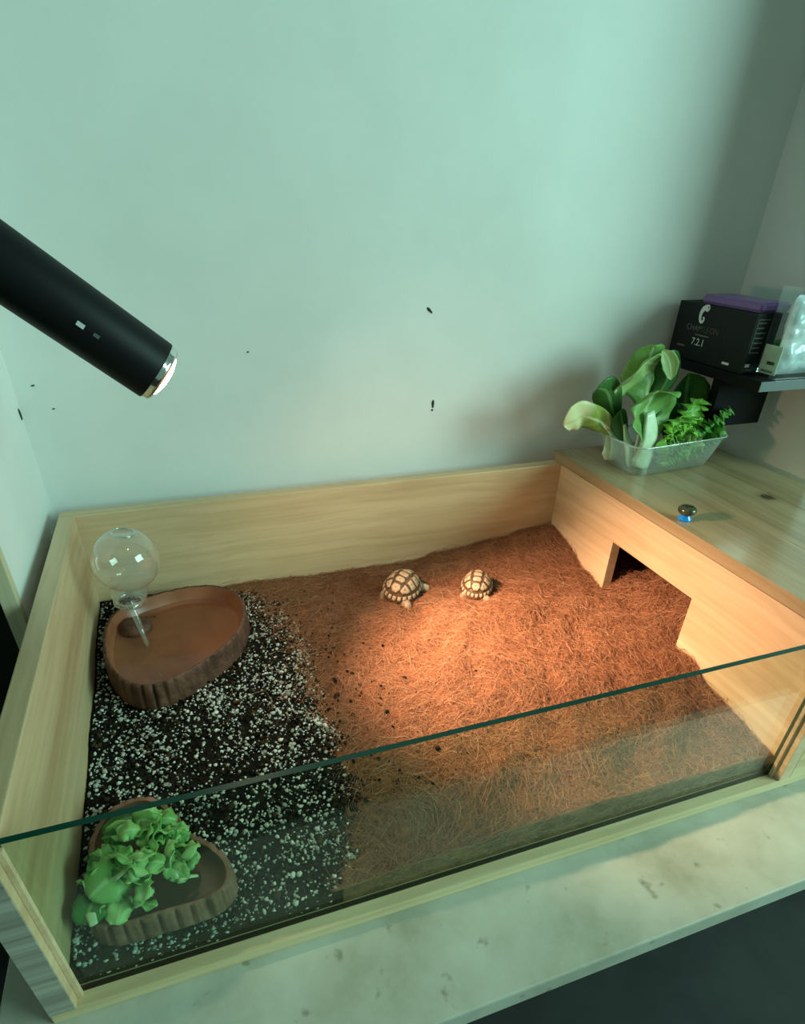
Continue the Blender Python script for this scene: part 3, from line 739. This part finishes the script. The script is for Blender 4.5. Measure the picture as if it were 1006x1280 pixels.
leaf('leaf', M_leafB, bt, [(0.806, 0.438, 0.300), (0.818, 0.436, 0.330), (0.812, 0.436, 0.352), (0.796, 0.432, 0.366)], SPOON(0.019), (0.9, -0.4, 0.2), cup=0.4, seed=7)
leaf('leaf', M_leafP, bt, [(0.792, 0.430, 0.372), (0.806, 0.427, 0.356), (0.816, 0.425, 0.332)], [(0, 0.002), (0.25, 0.010), (0.6, 0.012), (0.9, 0.006), (1, 0.0006)], (0.6, -0.2, 0.5), cup=0.3, seed=8)
# left head leaning out over the edge: dark leaf and yellowing leaf, pale base outside the tub
bl = empty('bok_choy', (0.734, 0.446, ZL + 0.002), 'bok choy leaning left over the tub with a yellowing outer leaf', 'bok choy', 'bok choy heads in the plastic tub')
stalk('stalk', bl, [(0.742, 0.432, 0.2185), (0.744, 0.436, 0.232), (0.740, 0.436, 0.252), (0.728, 0.432, 0.280)], [(0, 0.006), (0.2, 0.0125), (0.5, 0.0095), (1, 0.0035)], (1, 0.2, 0.3))
stalk('stalk', bl, [(0.748, 0.430, 0.2185), (0.750, 0.430, 0.236), (0.735, 0.426, 0.262), (0.705, 0.422, 0.284)], [(0, 0.006), (0.2, 0.0115), (0.5, 0.008), (1, 0.003)], (0.8, 0.2, 0.5))
leaf('leaf', M_leafB, bl, [(0.745, 0.432, 0.268), (0.728, 0.430, 0.296), (0.712, 0.428, 0.320), (0.692, 0.424, 0.328)], SPOON(0.021), (0.8, -0.3, 0.6), cup=0.35, wavy=0.003, seed=9)
leaf('leaf', M_leafY, bl, [(0.736, 0.424, 0.262), (0.708, 0.420, 0.280), (0.678, 0.414, 0.292), (0.655, 0.412, 0.290), (0.640, 0.414, 0.284)], [(0, 0.008), (0.25, 0.016), (0.5, 0.019), (0.62, 0.024), (0.8, 0.022), (0.93, 0.011), (1, 0.001)], (0.3, -0.3, 0.9), cup=0.2, ruffle=0.003, rfreq=2, wavy=0.005, seed=10)
# right head: upright dark leaf
br = empty('bok_choy', (0.868, 0.440, ZL + 0.003), 'bok choy with one upright dark oval leaf at the tub right', 'bok choy', 'bok choy heads in the plastic tub')
stalk('stalk', br, [(0.858, 0.432, 0.2165), (0.866, 0.436, 0.236), (0.876, 0.442, 0.262), (0.878, 0.446, 0.29)], [(0, 0.006), (0.2, 0.0095), (0.6, 0.007), (1, 0.002)], (1, 0, 0))
leaf('leaf', M_leafB, br, [(0.880, 0.448, 0.246), (0.882, 0.452, 0.275), (0.874, 0.452, 0.308), (0.866, 0.446, 0.335)], [(0, 0.010), (0.2, 0.024), (0.45, 0.033), (0.7, 0.032), (0.88, 0.022), (0.97, 0.010), (1, 0.001)], (1, -0.1, 0), cup=-0.35, wavy=0.002, seed=11)
leaf('leaf', M_leafB, br, [(0.842, 0.430, 0.240), (0.838, 0.436, 0.268), (0.834, 0.436, 0.298)], SPOON(0.024), (1, 0.2, 0), cup=-0.3, seed=12)
# frilly lettuce
def frilly(name_label, base, tips, mat, seed):
    r = empty('frilly_lettuce', base, name_label, 'lettuce', 'frilly lettuce in the plastic tub')
    for i, (tip, w, sd) in enumerate(tips):
        b = E(base) + E((0, 0, 0.006)); t = E(tip)
        mid = (b + t) / 2 + E((0, 0.006, 0.004))
        leaf('leaf', mat, r, [b, mid, t], [(0, 0.005), (0.2, w * 0.8), (0.5, w * 1.15), (0.75, w * 1.2), (0.93, w), (1, w * 0.45)], sd, ruffle=0.0085, rfreq=8, nu=90, nv=25, jag=0.45, jfreq=22, seed=seed + i * 1.7, wavy=0.008, thick=0.0006)
    return r
frilly('bright frilly lettuce leaf beside the white bok choy stalk', (0.828, 0.392, ZL + 0.006), [((0.824, 0.392, 0.288), 0.019, (1, 0.2, 0.3)), ((0.804, 0.388, 0.266), 0.018, (0.3, 0.1, 1)), ((0.842, 0.388, 0.272), 0.018, (1, -0.2, 0.3))], M_frill, 2.0)
frilly('tall frilly lettuce leaf in front of the dark oval leaf', (0.852, 0.400, ZL + 0.006), [((0.856, 0.405, 0.308), 0.020, (1, 0.1, 0.1)), ((0.868, 0.400, 0.282), 0.014, (1, -0.3, 0.4))], M_frill, 11.0)
frilly('darker frilly lettuce leaf poking out at the tub right end', (0.875, 0.405, ZL + 0.006), [((0.900, 0.385, 0.296), 0.015, (1, 0.1, 0.5)), ((0.902, 0.388, 0.268), 0.018, (0.3, 0.8, 0.3)), ((0.880, 0.396, 0.262), 0.016, (1, 0.3, 0.1))], M_frill2, 23.0)

frilly('folded pale lettuce leaf pressed against the inside of the tub front', (0.800, 0.388, ZL + 0.004), [((0.850, 0.388, 0.236), 0.014, (0.1, 0.3, 1)), ((0.872, 0.388, 0.246), 0.014, (0.3, 0.2, 1)), ((0.826, 0.386, 0.250), 0.012, (0.3, 0.1, 1))], M_leafP, 31.0)

# chopped greens in the feeding dish
GR = 'chopped greens in the feeding dish'
def chop(label, cx, cy, z, ln, w, az, tilt, mi, seed, curl=0.3, big=False, nm='chopped_leaf'):
    d = E((math.cos(az), math.sin(az), 0)); sd = E((-math.sin(az), math.cos(az), math.sin(tilt)))
    c0 = E((cx, cy, z))
    pts = [c0 - d * ln * 0.5 + E((0, 0, -0.002)), c0 - d * ln * 0.12 + E((0, 0, ln * 0.10 * curl * 3)), c0 + d * ln * 0.2 + E((0, 0, ln * 0.08 * curl * 3)), c0 + d * ln * 0.5 + E((0, 0, -0.003 * curl))]
    me = leaf_mesh(nm, [p - c0 for p in pts], [(0, w * 0.45), (0.12, w * 0.85), (0.5, w), (0.85, w * 0.8), (1, w * 0.35)], sd, cup=rnd.uniform(-0.5, 0.5), ruffle=0.0022 if not big else 0.001, rfreq=2.2, nu=14, nv=9, seed=seed, jag=0.16, wavy=0.006)
    o = link(nm, me, M_chop[mi]); o.location = c0
    md = o.modifiers.new('thickness', 'SOLIDIFY'); md.thickness = 0.0006; md.offset = 0
    tag(o, label, 'leaf', GR)
    return o
def heap_label(x, y, mi):
    tone = ('mid-green', 'bright light-green', 'dark green')[mi]
    zone = 'rear' if y > 0.085 else 'front' if y < 0.036 else 'left side' if x < 0.040 else 'right side' if x > 0.070 else 'middle'
    return 'torn %s leaf piece at the %s of the feeding dish heap' % (tone, zone)
chop('large smooth rounded leaf piece at the left of the feeding dish heap', 0.036, 0.040, 0.077, 0.034, 0.019, 0.5, 0.5, 0, 1.1, big=True)
chop('square flat leaf piece lying nearest the bare right of feeding dish', 0.0945, 0.055, 0.071, 0.017, 0.0085, 0.9, -0.5, 1, 2.1, 0.15, big=True)
chop('small upright leaf tuft at the top of the feeding dish heap', 0.067, 0.095, 0.078, 0.020, 0.009, 1.4, 0.9, 1, 3.3, 0.6)
chop('long dull leaf strip at the rear of the feeding dish heap', 0.042, 0.100, 0.070, 0.036, 0.013, 0.15, 0.2, 2, 4.4)
chop('dark leaf piece tucked at the left rim of the feeding dish', 0.022, 0.030, 0.068, 0.03, 0.014, 1.2, 0.3, 2, 5.5)
chop('pale curled leaf lobe on the centre of the feeding dish heap', 0.060, 0.044, 0.085, 0.022, 0.012, 2.4, 0.7, 1, 6.6, 0.5)
for i in range(64):
    a = rnd.uniform(0, 2 * PI); r = math.sqrt(rnd.uniform(0, 1))
    x = 0.055 + 0.038 * r * math.cos(a); y = 0.060 + 0.046 * r * math.sin(a)
    x = min(x, 0.094); y = max(y, 0.022)
    z = 0.056 + 0.027 * (1 - r ** 1.6) + rnd.uniform(-0.001, 0.010)
    mi = rnd.choice([0, 0, 1, 1, 2])
    chop(heap_label(x, y, mi), x, y, z, rnd.uniform(0.011, 0.025), rnd.uniform(0.0045, 0.0105), rnd.uniform(0, 2 * PI), rnd.uniform(-1.25, 1.25), mi, 10 + i * 1.3, rnd.uniform(0.1, 0.7))
def stem(label, a, b, w, i):
    a, b = E(a), E(b)
    o = stalk('vegetable_stick', None, [E((0, 0, 0)), (b - a) * 0.5 + E((0, 0, 0.002)), b - a], [(0, w), (0.5, w), (1, w * 0.8)], (b - a).cross(E((0, 0, 1))), mat=M_chopstem, n=8, m=10)
    o.location = a; tag(o, label, 'vegetable', 'pale vegetable sticks in the feeding dish')
stem('pale stem piece leaning on the left rim of the feeding dish', (0.0175, 0.034, 0.0665), (0.024, 0.012, 0.070), 0.0036, 0)
stem('pale stem piece across the large rounded leaf in feeding dish', (0.040, 0.036, 0.084), (0.064, 0.046, 0.087), 0.0022, 1)
stem('thin pale stem piece at the right of the feeding dish heap', (0.084, 0.032, 0.066), (0.099, 0.036, 0.060), 0.0018, 2)

# ------------------------------------------------------------------ tortoises
def blob(bm, c, r, rot=None):
    m = Matrix.Translation(Vector(c)) @ (rot.to_4x4() if rot else Matrix.Identity(4)) @ Matrix.Diagonal((*r, 1))
    bmesh.ops.create_uvsphere(bm, u_segments=18, v_segments=12, radius=1, matrix=m)
def limb(bm, pts, rads, n=7):
    for i in range(len(pts) - 1):
        a, b = Vector(pts[i]), Vector(pts[i + 1])
        for k in range(n + 1):
            t = k / n; r = rads[i] * (1 - t) + rads[i + 1] * t
            blob(bm, a.lerp(b, t), (r, r, r))
def dome(u, v, lift=0.0):
    """shell surface: u forward (-1..1), v left; length 0.070, width 0.056, height 0.030."""
    q = min(u * u + v * v, 1.0)
    h = (1 - q ** 1.12) ** 0.78
    k = 1 + lift
    return Vector((0.0350 * u * k, 0.0285 * v * k, 0.0285 * h * k))
def make_tortoise(name, loc, yaw, tilt, label, pose):
    root = empty(name, loc, label, 'tortoise', 'tortoise hatchlings on the coir bedding')
    root.rotation_euler = (tilt[0], tilt[1], yaw)
    # body: one continuous remeshed skin
    bm = bmesh.new()
    blob(bm, (0, 0, 0.0125), (0.0310, 0.0245, 0.0085))                    # trunk and plastron
    hx, hy, hz = pose['head']
    limb(bm, [(0.024, 0, 0.013), (0.034, hy * 0.4, hz - 0.002), (hx, hy, hz)], [0.0085, 0.0062, 0.0062])  # neck and head
    hd = (Vector((hx, hy, hz)) - Vector((0.03, 0, hz))).normalized()
    blob(bm, Vector((hx, hy, hz)) + hd * 0.0035 + Vector((0, 0, -0.0008)), (0.0058, 0.0050, 0.0046))      # muzzle
    for s in (-1, 1): blob(bm, Vector((hx + 0.0025, hy + s * 0.0045, hz + 0.0024)), (0.0017, 0.0013, 0.0017))  # eyelids
    for i, (s, fx) in enumerate(((1, 1), (-1, 1), (1, -1), (-1, -1))):
        dx, dy = pose['legs'][i]
        if fx > 0:
            limb(bm, [(0.021, s * 0.016, 0.012), (0.026 + dx, s * (0.0265 + dy), 0.010), (0.032 + dx * 1.5, s * (0.0275 + dy), 0.0015)], [0.0082, 0.0066, 0.0050])
            for c in (-1, 0, 1): blob(bm, (0.0362 + dx * 1.5, s * (0.0275 + dy) + c * 0.0026, 0.0012), (0.0022, 0.0012, 0.0014))
        else:
            limb(bm, [(-0.021, s * 0.014, 0.012), (-0.0265 - dx, s * (0.0215 + dy), 0.009), (-0.0285 - dx, s * (0.0225 + dy), 0.0010)], [0.0080, 0.0068, 0.0058])
            for c in (-1, 0, 1): blob(bm, (-0.0245 - dx, s * (0.0225 + dy) + c * 0.0028, 0.0006), (0.0026, 0.0012, 0.0012))
    limb(bm, [(-0.027, 0, 0.010), (-0.036, 0.001, 0.0065)], [0.0040, 0.0016])
    me = bm_mesh('body', bm, True)
    tmp = bpy.data.objects.new('tmp', me); COL.objects.link(tmp)
    rm = tmp.modifiers.new('r', 'REMESH'); rm.mode = 'VOXEL'; rm.voxel_size = 0.00095
    sm = tmp.modifiers.new('s', 'SMOOTH'); sm.iterations = 5; sm.factor = 0.5
    dg = bpy.context.evaluated_depsgraph_get(); dg.update()
    me2 = bpy.data.meshes.new_from_object(tmp.evaluated_get(dg))
    bpy.data.objects.remove(tmp)
    me2.polygons.foreach_set('use_smooth', [True] * len(me2.polygons))
    link('body', me2, M_skin, root, local=True)
    for s in (-1, 1):
        V, F = lathe([(0.0001, -0.0009), (0.0008, -0.0005), (0.0010, 0), (0.0008, 0.0006), (0.0001, 0.0009)], 10, (hx + 0.0028, hy + s * 0.0055, hz + 0.0025))
        link('eye', pymesh('eye', V, F), M_black, root, local=True)
    # carapace dome with flared rim
    Z0 = 0.0145
    V = []; F = []; n = 44; rings = 14
    for i in range(rings):
        q = i / (rings - 1)
        for k in range(n):
            a = 2 * PI * k / n
            p = dome(q * math.cos(a), q * math.sin(a)) if i else dome(0, 0)
            V.append(p + Vector((0, 0, Z0)))
    for k in range(n):
        a = 2 * PI * k / n; V.append(Vector((0.0352 * math.cos(a), 0.0287 * math.sin(a), Z0 - 0.0045)))
    for k in range(n):
        a = 2 * PI * k / n; V.append(Vector((0.0310 * math.cos(a), 0.0245 * math.sin(a), Z0 - 0.0060)))
    for i in range(rings + 1):
        for k in range(n): F.append((i * n + k, i * n + (k + 1) % n, (i + 1) * n + (k + 1) % n, (i + 1) * n + k))
    car = link('carapace', pymesh('carapace', V, F), M_shell, root, local=True)
    def scute(poly, small=False):
        """poly in (u, v); stepped plate: brown growth rings outside, horn-coloured centre, small areola."""
        m = 4
        Q = []
        for i in range(len(poly)):
            a, b = poly[i], poly[(i + 1) % len(poly)]
            for k in range(m): Q.append((a[0] + (b[0] - a[0]) * k / m, a[1] + (b[1] - a[1]) * k / m))
        cu = sum(q[0] for q in Q) / len(Q); cv = sum(q[1] for q in Q) / len(Q)
        steps = ((0.96, 0.004, 0), (0.90, 0.030, 0), (0.70, 0.040, 0), (0.62, 0.052, 1), (0.38, 0.066, 1), (0.20, 0.062, 1), (0.16, 0.054, 2)) if not small else ((0.96, 0.004, 0), (0.80, 0.030, 0), (0.58, 0.045, 1), (0.30, 0.055, 1))
        V = []; F = []; MI = []; k = len(Q)
        for si, (sc, lf, mi) in enumerate(steps):
            for (u, v) in Q:
                r = 1.0 if sc > 0.7 else 1.0
                V.append(dome(cu + (u - cu) * sc, cv + (v - cv) * sc, lf) + Vector((0, 0, Z0)))
        for si in range(len(steps) - 1):
            for i in range(k):
                F.append((si * k + i, si * k + (i + 1) % k, (si + 1) * k + (i + 1) % k, (si + 1) * k + i)); MI.append(steps[si + 1][2])
        F.append(tuple((len(steps) - 1) * k + i for i in range(k))); MI.append(steps[-1][2])
        link('scute', pymesh('scute', V, F, mats=MI), [M_shell, M_scute, M_areola], car, local=True)
    vb = [-0.86, -0.49, -0.17, 0.17, 0.49, 0.86]; hw = [0.20, 0.30, 0.33, 0.33, 0.30, 0.20]
    for i in range(5):
        um = (vb[i] + vb[i + 1]) / 2; wm = max(hw[i], hw[i + 1]) + 0.05
        scute([(vb[i], -hw[i] * 0.85), (um, -wm), (vb[i + 1], -hw[i + 1] * 0.85), (vb[i + 1], hw[i + 1] * 0.85), (um, wm), (vb[i], hw[i] * 0.85)])
    cb = [-0.76, -0.35, 0.0, 0.35, 0.76]
    def rimv(u, r=0.80): return math.sqrt(max(r * r - u * u, 0.0))
    for s in (1, -1):
        for i in range(4):
            u0, u1 = cb[i], cb[i + 1]; um = (u0 + u1) / 2
            vi0 = float(np.interp(u0, vb, hw)) + 0.03; vi1 = float(np.interp(u1, vb, hw)) + 0.03
            o0, o1, om = max(rimv(u0, 0.875), vi0 + 0.06), max(rimv(u1, 0.875), vi1 + 0.06), rimv(um, 0.885)
            pl_ = [(u0, s * vi0), (um, s * (min(vi0, vi1) + 0.04)), (u1, s * vi1), (u1, s * o1), (um, s * om), (u0, s * o0)]
            scute(pl_)
    for k in range(22):
        a0 = 2 * PI * k / 22 + 0.02; a1 = 2 * PI * (k + 1) / 22 - 0.02; am = (a0 + a1) / 2
        scute([(0.90 * math.cos(a0), 0.90 * math.sin(a0)), (0.90 * math.cos(a1), 0.90 * math.sin(a1)), (0.985 * math.cos(a1), 0.985 * math.sin(a1)), (1.0 * math.cos(am), 1.0 * math.sin(am)), (0.985 * math.cos(a0), 0.985 * math.sin(a0))], small=True)
    return root
make_tortoise('tortoise', (0.4000, 0.3900, hs(0.400, 0.390) + 0.0015), math.radians(42), (0.16, -0.10), 'larger tortoise hatchling climbing by the back panel, limbs spread',
              {'head': (0.038, 0.004, 0.013), 'legs': [(-0.003, -0.004), (0.002, 0.003), (-0.003, -0.004), (-0.001, 0.003)]}).scale = (0.9, 0.9, 0.9)
make_tortoise('tortoise', (0.5060, 0.3640, hs(0.506, 0.364) + 0.0015), math.radians(58), (0.02, -0.12), 'smaller tortoise hatchling seen from behind, right of the other',
              {'head': (0.036, 0.0, 0.012), 'legs': [(-0.004, -0.005), (-0.004, -0.005), (0.0, 0.0), (0.001, 0.002)]}).scale = (0.78, 0.78, 0.78)

# ------------------------------------------------------------------ heat lamp
E0 = Vector((0.134, 0.271, 0.408)); B0 = Vector((0.0425, 0.2725, 0.4865))
ax = (E0 - B0).normalized()
lamp = empty('heat_lamp', B0 - ax * 0.06, 'black cylindrical heat lamp hanging at upper left, tilted down over the bedding', 'lamp')
RL = 0.0254
V, F = lathe([(0.0001, -0.185), (RL * 0.9, -0.185), (RL, -0.180), (RL, -0.0008), (RL * 0.985, 0.0), (RL * 0.93, 0.0), (RL * 0.92, -0.002), (RL * 0.92, -0.05), (0.0001, -0.05)], 64, E0, ax)
link('housing', pymesh('housing', V, F), M_black, lamp)
M_bulb = emis('lamp_glow', (1.0, 0.86, 0.66), 14)
V, F = lathe([(0.013, -0.045), (0.016, -0.03), (0.0205, -0.008), (0.0212, 0.001), (0.0200, 0.0055), (0.016, 0.0088), (0.009, 0.0108), (0.0001, 0.0114)], 48, E0, ax)
link('bulb', pymesh('bulb', V, F), M_bulb, lamp)
M_chrome = plain('lamp_chrome', (0.8, 0.8, 0.78), rough=0.12, metal=1.0)
V, F = lathe([(RL * 0.925, -0.004), (RL * 0.965, 0.0008), (RL * 0.935, 0.0026), (RL * 0.955, 0.0042), (RL * 0.90, 0.0060), (RL * 0.86, 0.0054), (RL * 0.85, -0.003)], 48, E0, ax)
link('reflector_rim', pymesh('reflector_rim', V, F), M_chrome, lamp)
# vent slots on the side, their glints painted as pale blocks
cdir = (Vector((0.1516, -0.2923, 0.5237)) - E0).normalized()
sdir = (cdir - ax * cdir.dot(ax)).normalized()
tdir = ax.cross(sdir)
for (dist, ang, sz, mt) in ((0.0600, 0.16, 0.0026, M_white), (0.0480, 0.16, 0.0020, M_greyp)):
    nd = (sdir * math.cos(ang) + tdir * math.sin(ang)).normalized()
    c0 = E0 - ax * dist + nd * RL
    td = ax.cross(nd).normalized()
    bm = bmesh.new(); bmesh.ops.create_cube(bm, size=1)
    for v in bm.verts: v.co = c0 + ax * (v.co.x * sz * 2.2) + td * (v.co.y * sz * 1.3) + nd * (v.co.z * 0.0012)
    link('vent_glint', bm_mesh('vent_glint', bm), mt, lamp)
# swivel arm back to the wooden trim
def tube(name, a, b, r, mat, parent, n=20):
    a, b = Vector(a), Vector(b); l = (b - a).length
    V, F = lathe([(0.0001, 0), (r, 0), (r, l), (0.0001, l)], n, a, (b - a).normalized())
    return link(name, pymesh(name, V, F), mat, parent)
rear = E0 - ax * 0.185
tube('swivel_arm', rear, (rear.x - 0.030, 0.280, rear.z + 0.03), 0.006, M_black, lamp)
box('clamp', -0.058, -0.026, 0.279, 0.296, rear.z + 0.005, rear.z + 0.055, M_black, lamp, bevel=0.002)
# the light it gives
def lamp_spot(name, energy, deg, blend, color, aim):
    sd = bpy.data.lights.new(name, 'SPOT'); sd.energy = energy; sd.color = color
    sd.spot_size = math.radians(deg); sd.spot_blend = blend; sd.shadow_soft_size = 0.018
    so = bpy.data.objects.new(name, sd); COL.objects.link(so)
    so.location = E0 + ax * 0.012
    so.rotation_euler = (aim - so.location).to_track_quat('-Z', 'Y').to_euler()
lamp_spot('heat_lamp_beam', 58, 64, 1.0, (1.0, 0.62, 0.40), Vector((0.53, 0.19, 0.07)))
lamp_spot('heat_lamp_spill', 5.0, 150, 1.0, (1.0, 0.66, 0.42), Vector((0.5, 0.2, 0.07)))

# ------------------------------------------------------------------ shelf in the right corner with boxes
sh = empty('wall_shelf', (0.96, 0.44, 0.26), 'black wall shelf in the right corner above the lid', 'shelf')
box('shelf_board', 0.900, 1.036, 0.350, 0.5595, 0.3295, 0.3430, M_shelf, sh, bevel=0.001)
box('support_board', 0.905, 1.003, 0.420, 0.436, 0.2615, 0.3295, M_shelf, sh, bevel=0.001)
M_lit_edge = plain('shelf_lit_edge', (0.16, 0.18, 0.19), rough=0.35)  # paler than the board: light on the front edge put into the colour
box('lit_edge_strip', 0.9005, 1.019, 0.3488, 0.3499, 0.3298, 0.3427, M_lit_edge, sh, bevel=0)
zs = 0.3432
bb = empty('black_box', (0.935, 0.468, zs), 'black product box with white lizard emblem on the shelf', 'box')
box('carton', 0.906, 0.962, 0.3935, 0.5420, zs, 0.4195, M_blackmat, bb, bevel=0.0008)
XF = 0.9056
def text_face(s, y, z, size, mat, name='lettering', bold=0.0):
    """text on the face that looks towards -x, reading from back to front."""
    cu = bpy.data.curves.new(name, 'FONT'); cu.body = s; cu.size = size; cu.align_x = 'CENTER'; cu.align_y = 'CENTER'; cu.extrude = 0.0001; cu.offset = bold
    t = bpy.data.objects.new('t', cu); COL.objects.link(t)
    dg = bpy.context.evaluated_depsgraph_get(); dg.update()
    me = bpy.data.meshes.new_from_object(t.evaluated_get(dg)); bpy.data.objects.remove(t)
    M = Matrix(((0, 0, -1, XF), (-1, 0, 0, y), (0, 1, 0, z), (0, 0, 0, 1)))
    me.transform(M); me.materials.clear()
    return link(name, me, mat, bb)
text_face('CHAM', 0.5000, 0.3870, 0.0112, M_greyp)
text_face('ELE', 0.4785, 0.3870, 0.0112, M_gd)
text_face('ON', 0.4600, 0.3870, 0.0112, M_rd)
text_face('7.2.1', 0.4860, 0.3690, 0.0135, M_white)
def bar(y0, y1, z0, z1, mat):
    box('print_bar', XF - 0.0002, XF + 0.0003, y0, y1, z0, z1, mat, bb, bevel=0)
bar(0.468, 0.495, 0.3780, 0.3796, M_greyp)
bar(0.511, 0.526, 0.3595, 0.3618, M_greyp)
bar(0.4175, 0.430, 0.3500, 0.3530, M_white)
# curled lizard emblem: swept outline on the face
pts = [(0.0052, 0.0108), (0.0020, 0.0098), (-0.0022, 0.0072), (-0.0050, 0.0030), (-0.0056, -0.0030), (-0.0040, -0.0085), (-0.0006, -0.0104), (0.0024, -0.0080), (0.0020, -0.0046), (-0.0004, -0.0046)]
wid = [0.0022, 0.0040, 0.0042, 0.0036, 0.0030, 0.0026, 0.0022, 0.0020, 0.0018, 0.0012]
V = []; F = []
pv = [Vector((a, b)) for a, b in pts]
fine = []
for i in range(len(pv) - 1):
    a, b, c_, d = pv[max(i - 1, 0)], pv[i], pv[i + 1], pv[min(i + 2, len(pv) - 1)]
    for k in range(6):
        t = k / 6
        fine.append((0.5 * ((2 * b) + (c_ - a) * t + (2 * a - 5 * b + 4 * c_ - d) * t * t + (3 * b - a - 3 * c_ + d) * t ** 3), wid[i] * (1 - t) + wid[i + 1] * t))
for i, (p, w) in enumerate(fine):
    t = (fine[min(i + 1, len(fine) - 1)][0] - fine[max(i - 1, 0)][0]).normalized(); nn = Vector((-t.y, t.x))
    for s in (-1, 1):
        q = p + nn * (w * s * 0.85); V.append((XF - 0.0001, 0.4885 - q.x, 0.4065 + q.y))
for i in range(len(fine) - 1): F.append((2 * i, 2 * i + 1, 2 * i + 3, 2 * i + 2))
hd0 = len(V)
for k in range(16):
    a = 2 * PI * k / 16
    u = 0.0050 + 0.0046 * math.cos(a); w = 0.0088 + 0.0044 * math.sin(a) * (1.1 if math.cos(a) < 0.4 else 0.7)
    V.append((XF - 0.00015, 0.4885 - u, 0.4065 + w))
F.append(tuple(range(hd0, hd0 + 16)))
link('lizard_emblem', pymesh('emblem', V, F, smooth=False), M_white, bb)
V = [(XF - 0.0004, 0.4885 - (0.0062 + 0.0012 * math.cos(2 * PI * k / 12)), 0.4065 + 0.0096 + 0.0012 * math.sin(2 * PI * k / 12)) for k in range(12)]
link('emblem_eye', pymesh('emblem_eye', V, [tuple(range(12))], smooth=False), M_blackmat, bb)
# small print on the end of the carton that faces the room
for i in range(7):
    z = 0.4070 - i * 0.0062
    w = (0.014, 0.012, 0.016, 0.015, 0.016, 0.013, 0.015)[i]
    box('small_print', 0.912, 0.912 + w, 0.3930, 0.3936, z, z + 0.0016, M_greyp, bb, bevel=0)
box('small_print', 0.9105, 0.9180, 0.3930, 0.3936, 0.3520, 0.3560, M_white, bb, bevel=0)
box('frame_line', 0.9100, 0.9110, 0.3930, 0.3936, 0.370, 0.412, M_greyp, bb, bevel=0)
box('frame_line', 0.9100, 0.930, 0.3930, 0.3936, 0.4115, 0.4125, M_greyp, bb, bevel=0)

# purple packet lying on the carton
pk = bmesh.new(); bmesh.ops.create_cube(pk, size=1)
for v in pk.verts: v.co = Vector((0.938 + v.co.x * 0.052, 0.452 + v.co.y * 0.11, 0.4258 + v.co.z * 0.0120))
bmesh.ops.bevel(pk, geom=pk.edges[:], offset=0.003, segments=3, affect='EDGES')
tag(link('purple_packet', bm_mesh('purple_packet', pk), M_purple), 'purple packet lying on top of the black product box', 'packet')

# clear clamshell with a silvery bag
cb_ = empty('clear_package', (0.97, 0.388, zs), 'clear plastic package with silvery bag at the shelf front', 'package')
V, F = loftr([[Vector((x, y, z)) for (x, y) in rrect(0.9275, 1.012, 0.3545, 0.3900, 0.003, 3)] for z in (zs, zs + 0.002, zs + 0.105, zs + 0.110)], True, True)
link('clear_case', pymesh('clear_case', V, F, smooth=False), M_clear, cb_)
M_silver = mottled('silver_film', (0.6, 0.7, 0.75), (0.95, 0.97, 0.98), scale=45, rough=0.22, bump=0.6, bscale=50)
M_silver.node_tree.nodes['Principled BSDF'].inputs['Metallic'].default_value = 0.1
V = []; F = []; nu, nv = 22, 30
for s, yy in ((0, 0.3585), (1, 0.3800)):
    for j in range(nv):
        for i in range(nu):
            u = i / (nu - 1); v = j / (nv - 1)
            e = min(u, 1 - u, v, 1 - v) * 6; pf = 1 - max(0, 1 - e) ** 2
            nz = mnoise.fractal(Vector((u * 5, v * 6, s * 4.0)), 0.7, 2.0, 4) * 0.004
            y = 0.3692 + ((-1 if s == 0 else 1) * 0.0095 * pf) + nz * pf
            V.append((0.9345 + u * 0.072, y, zs + 0.003 + v * 0.098))
for s in (0, 1):
    o_ = s * nu * nv
    for j in range(nv - 1):
        for i in range(nu - 1):
            a = o_ + j * nu + i; F.append((a, a + 1, a + nu + 1, a + nu) if s == 0 else (a, a + nu, a + nu + 1, a + 1))
link('silver_bag', pymesh('silver_bag', V, F), M_silver, cb_)
M_card = mottled('pale_green_card', (0.36, 0.48, 0.36), (0.50, 0.60, 0.48), scale=40, rough=0.5)
cd = box('insert_card', 0.9290, 0.9300, 0.3585, 0.3870, zs + 0.004, zs + 0.040, M_card, cb_, bevel=0)
box('card_print', 0.9284, 0.9289, 0.3640, 0.3760, zs + 0.016, zs + 0.020, M_blackmat, cd, bevel=0)
box('card_print', 0.9284, 0.9289, 0.3630, 0.3820, zs + 0.006, zs + 0.009, M_greyp, cd, bevel=0)

for o_ in (sh, bb, cb_, bpy.data.objects['purple_packet']):
    o_.location += Vector((-0.0165, -0.0150, 0.0030))
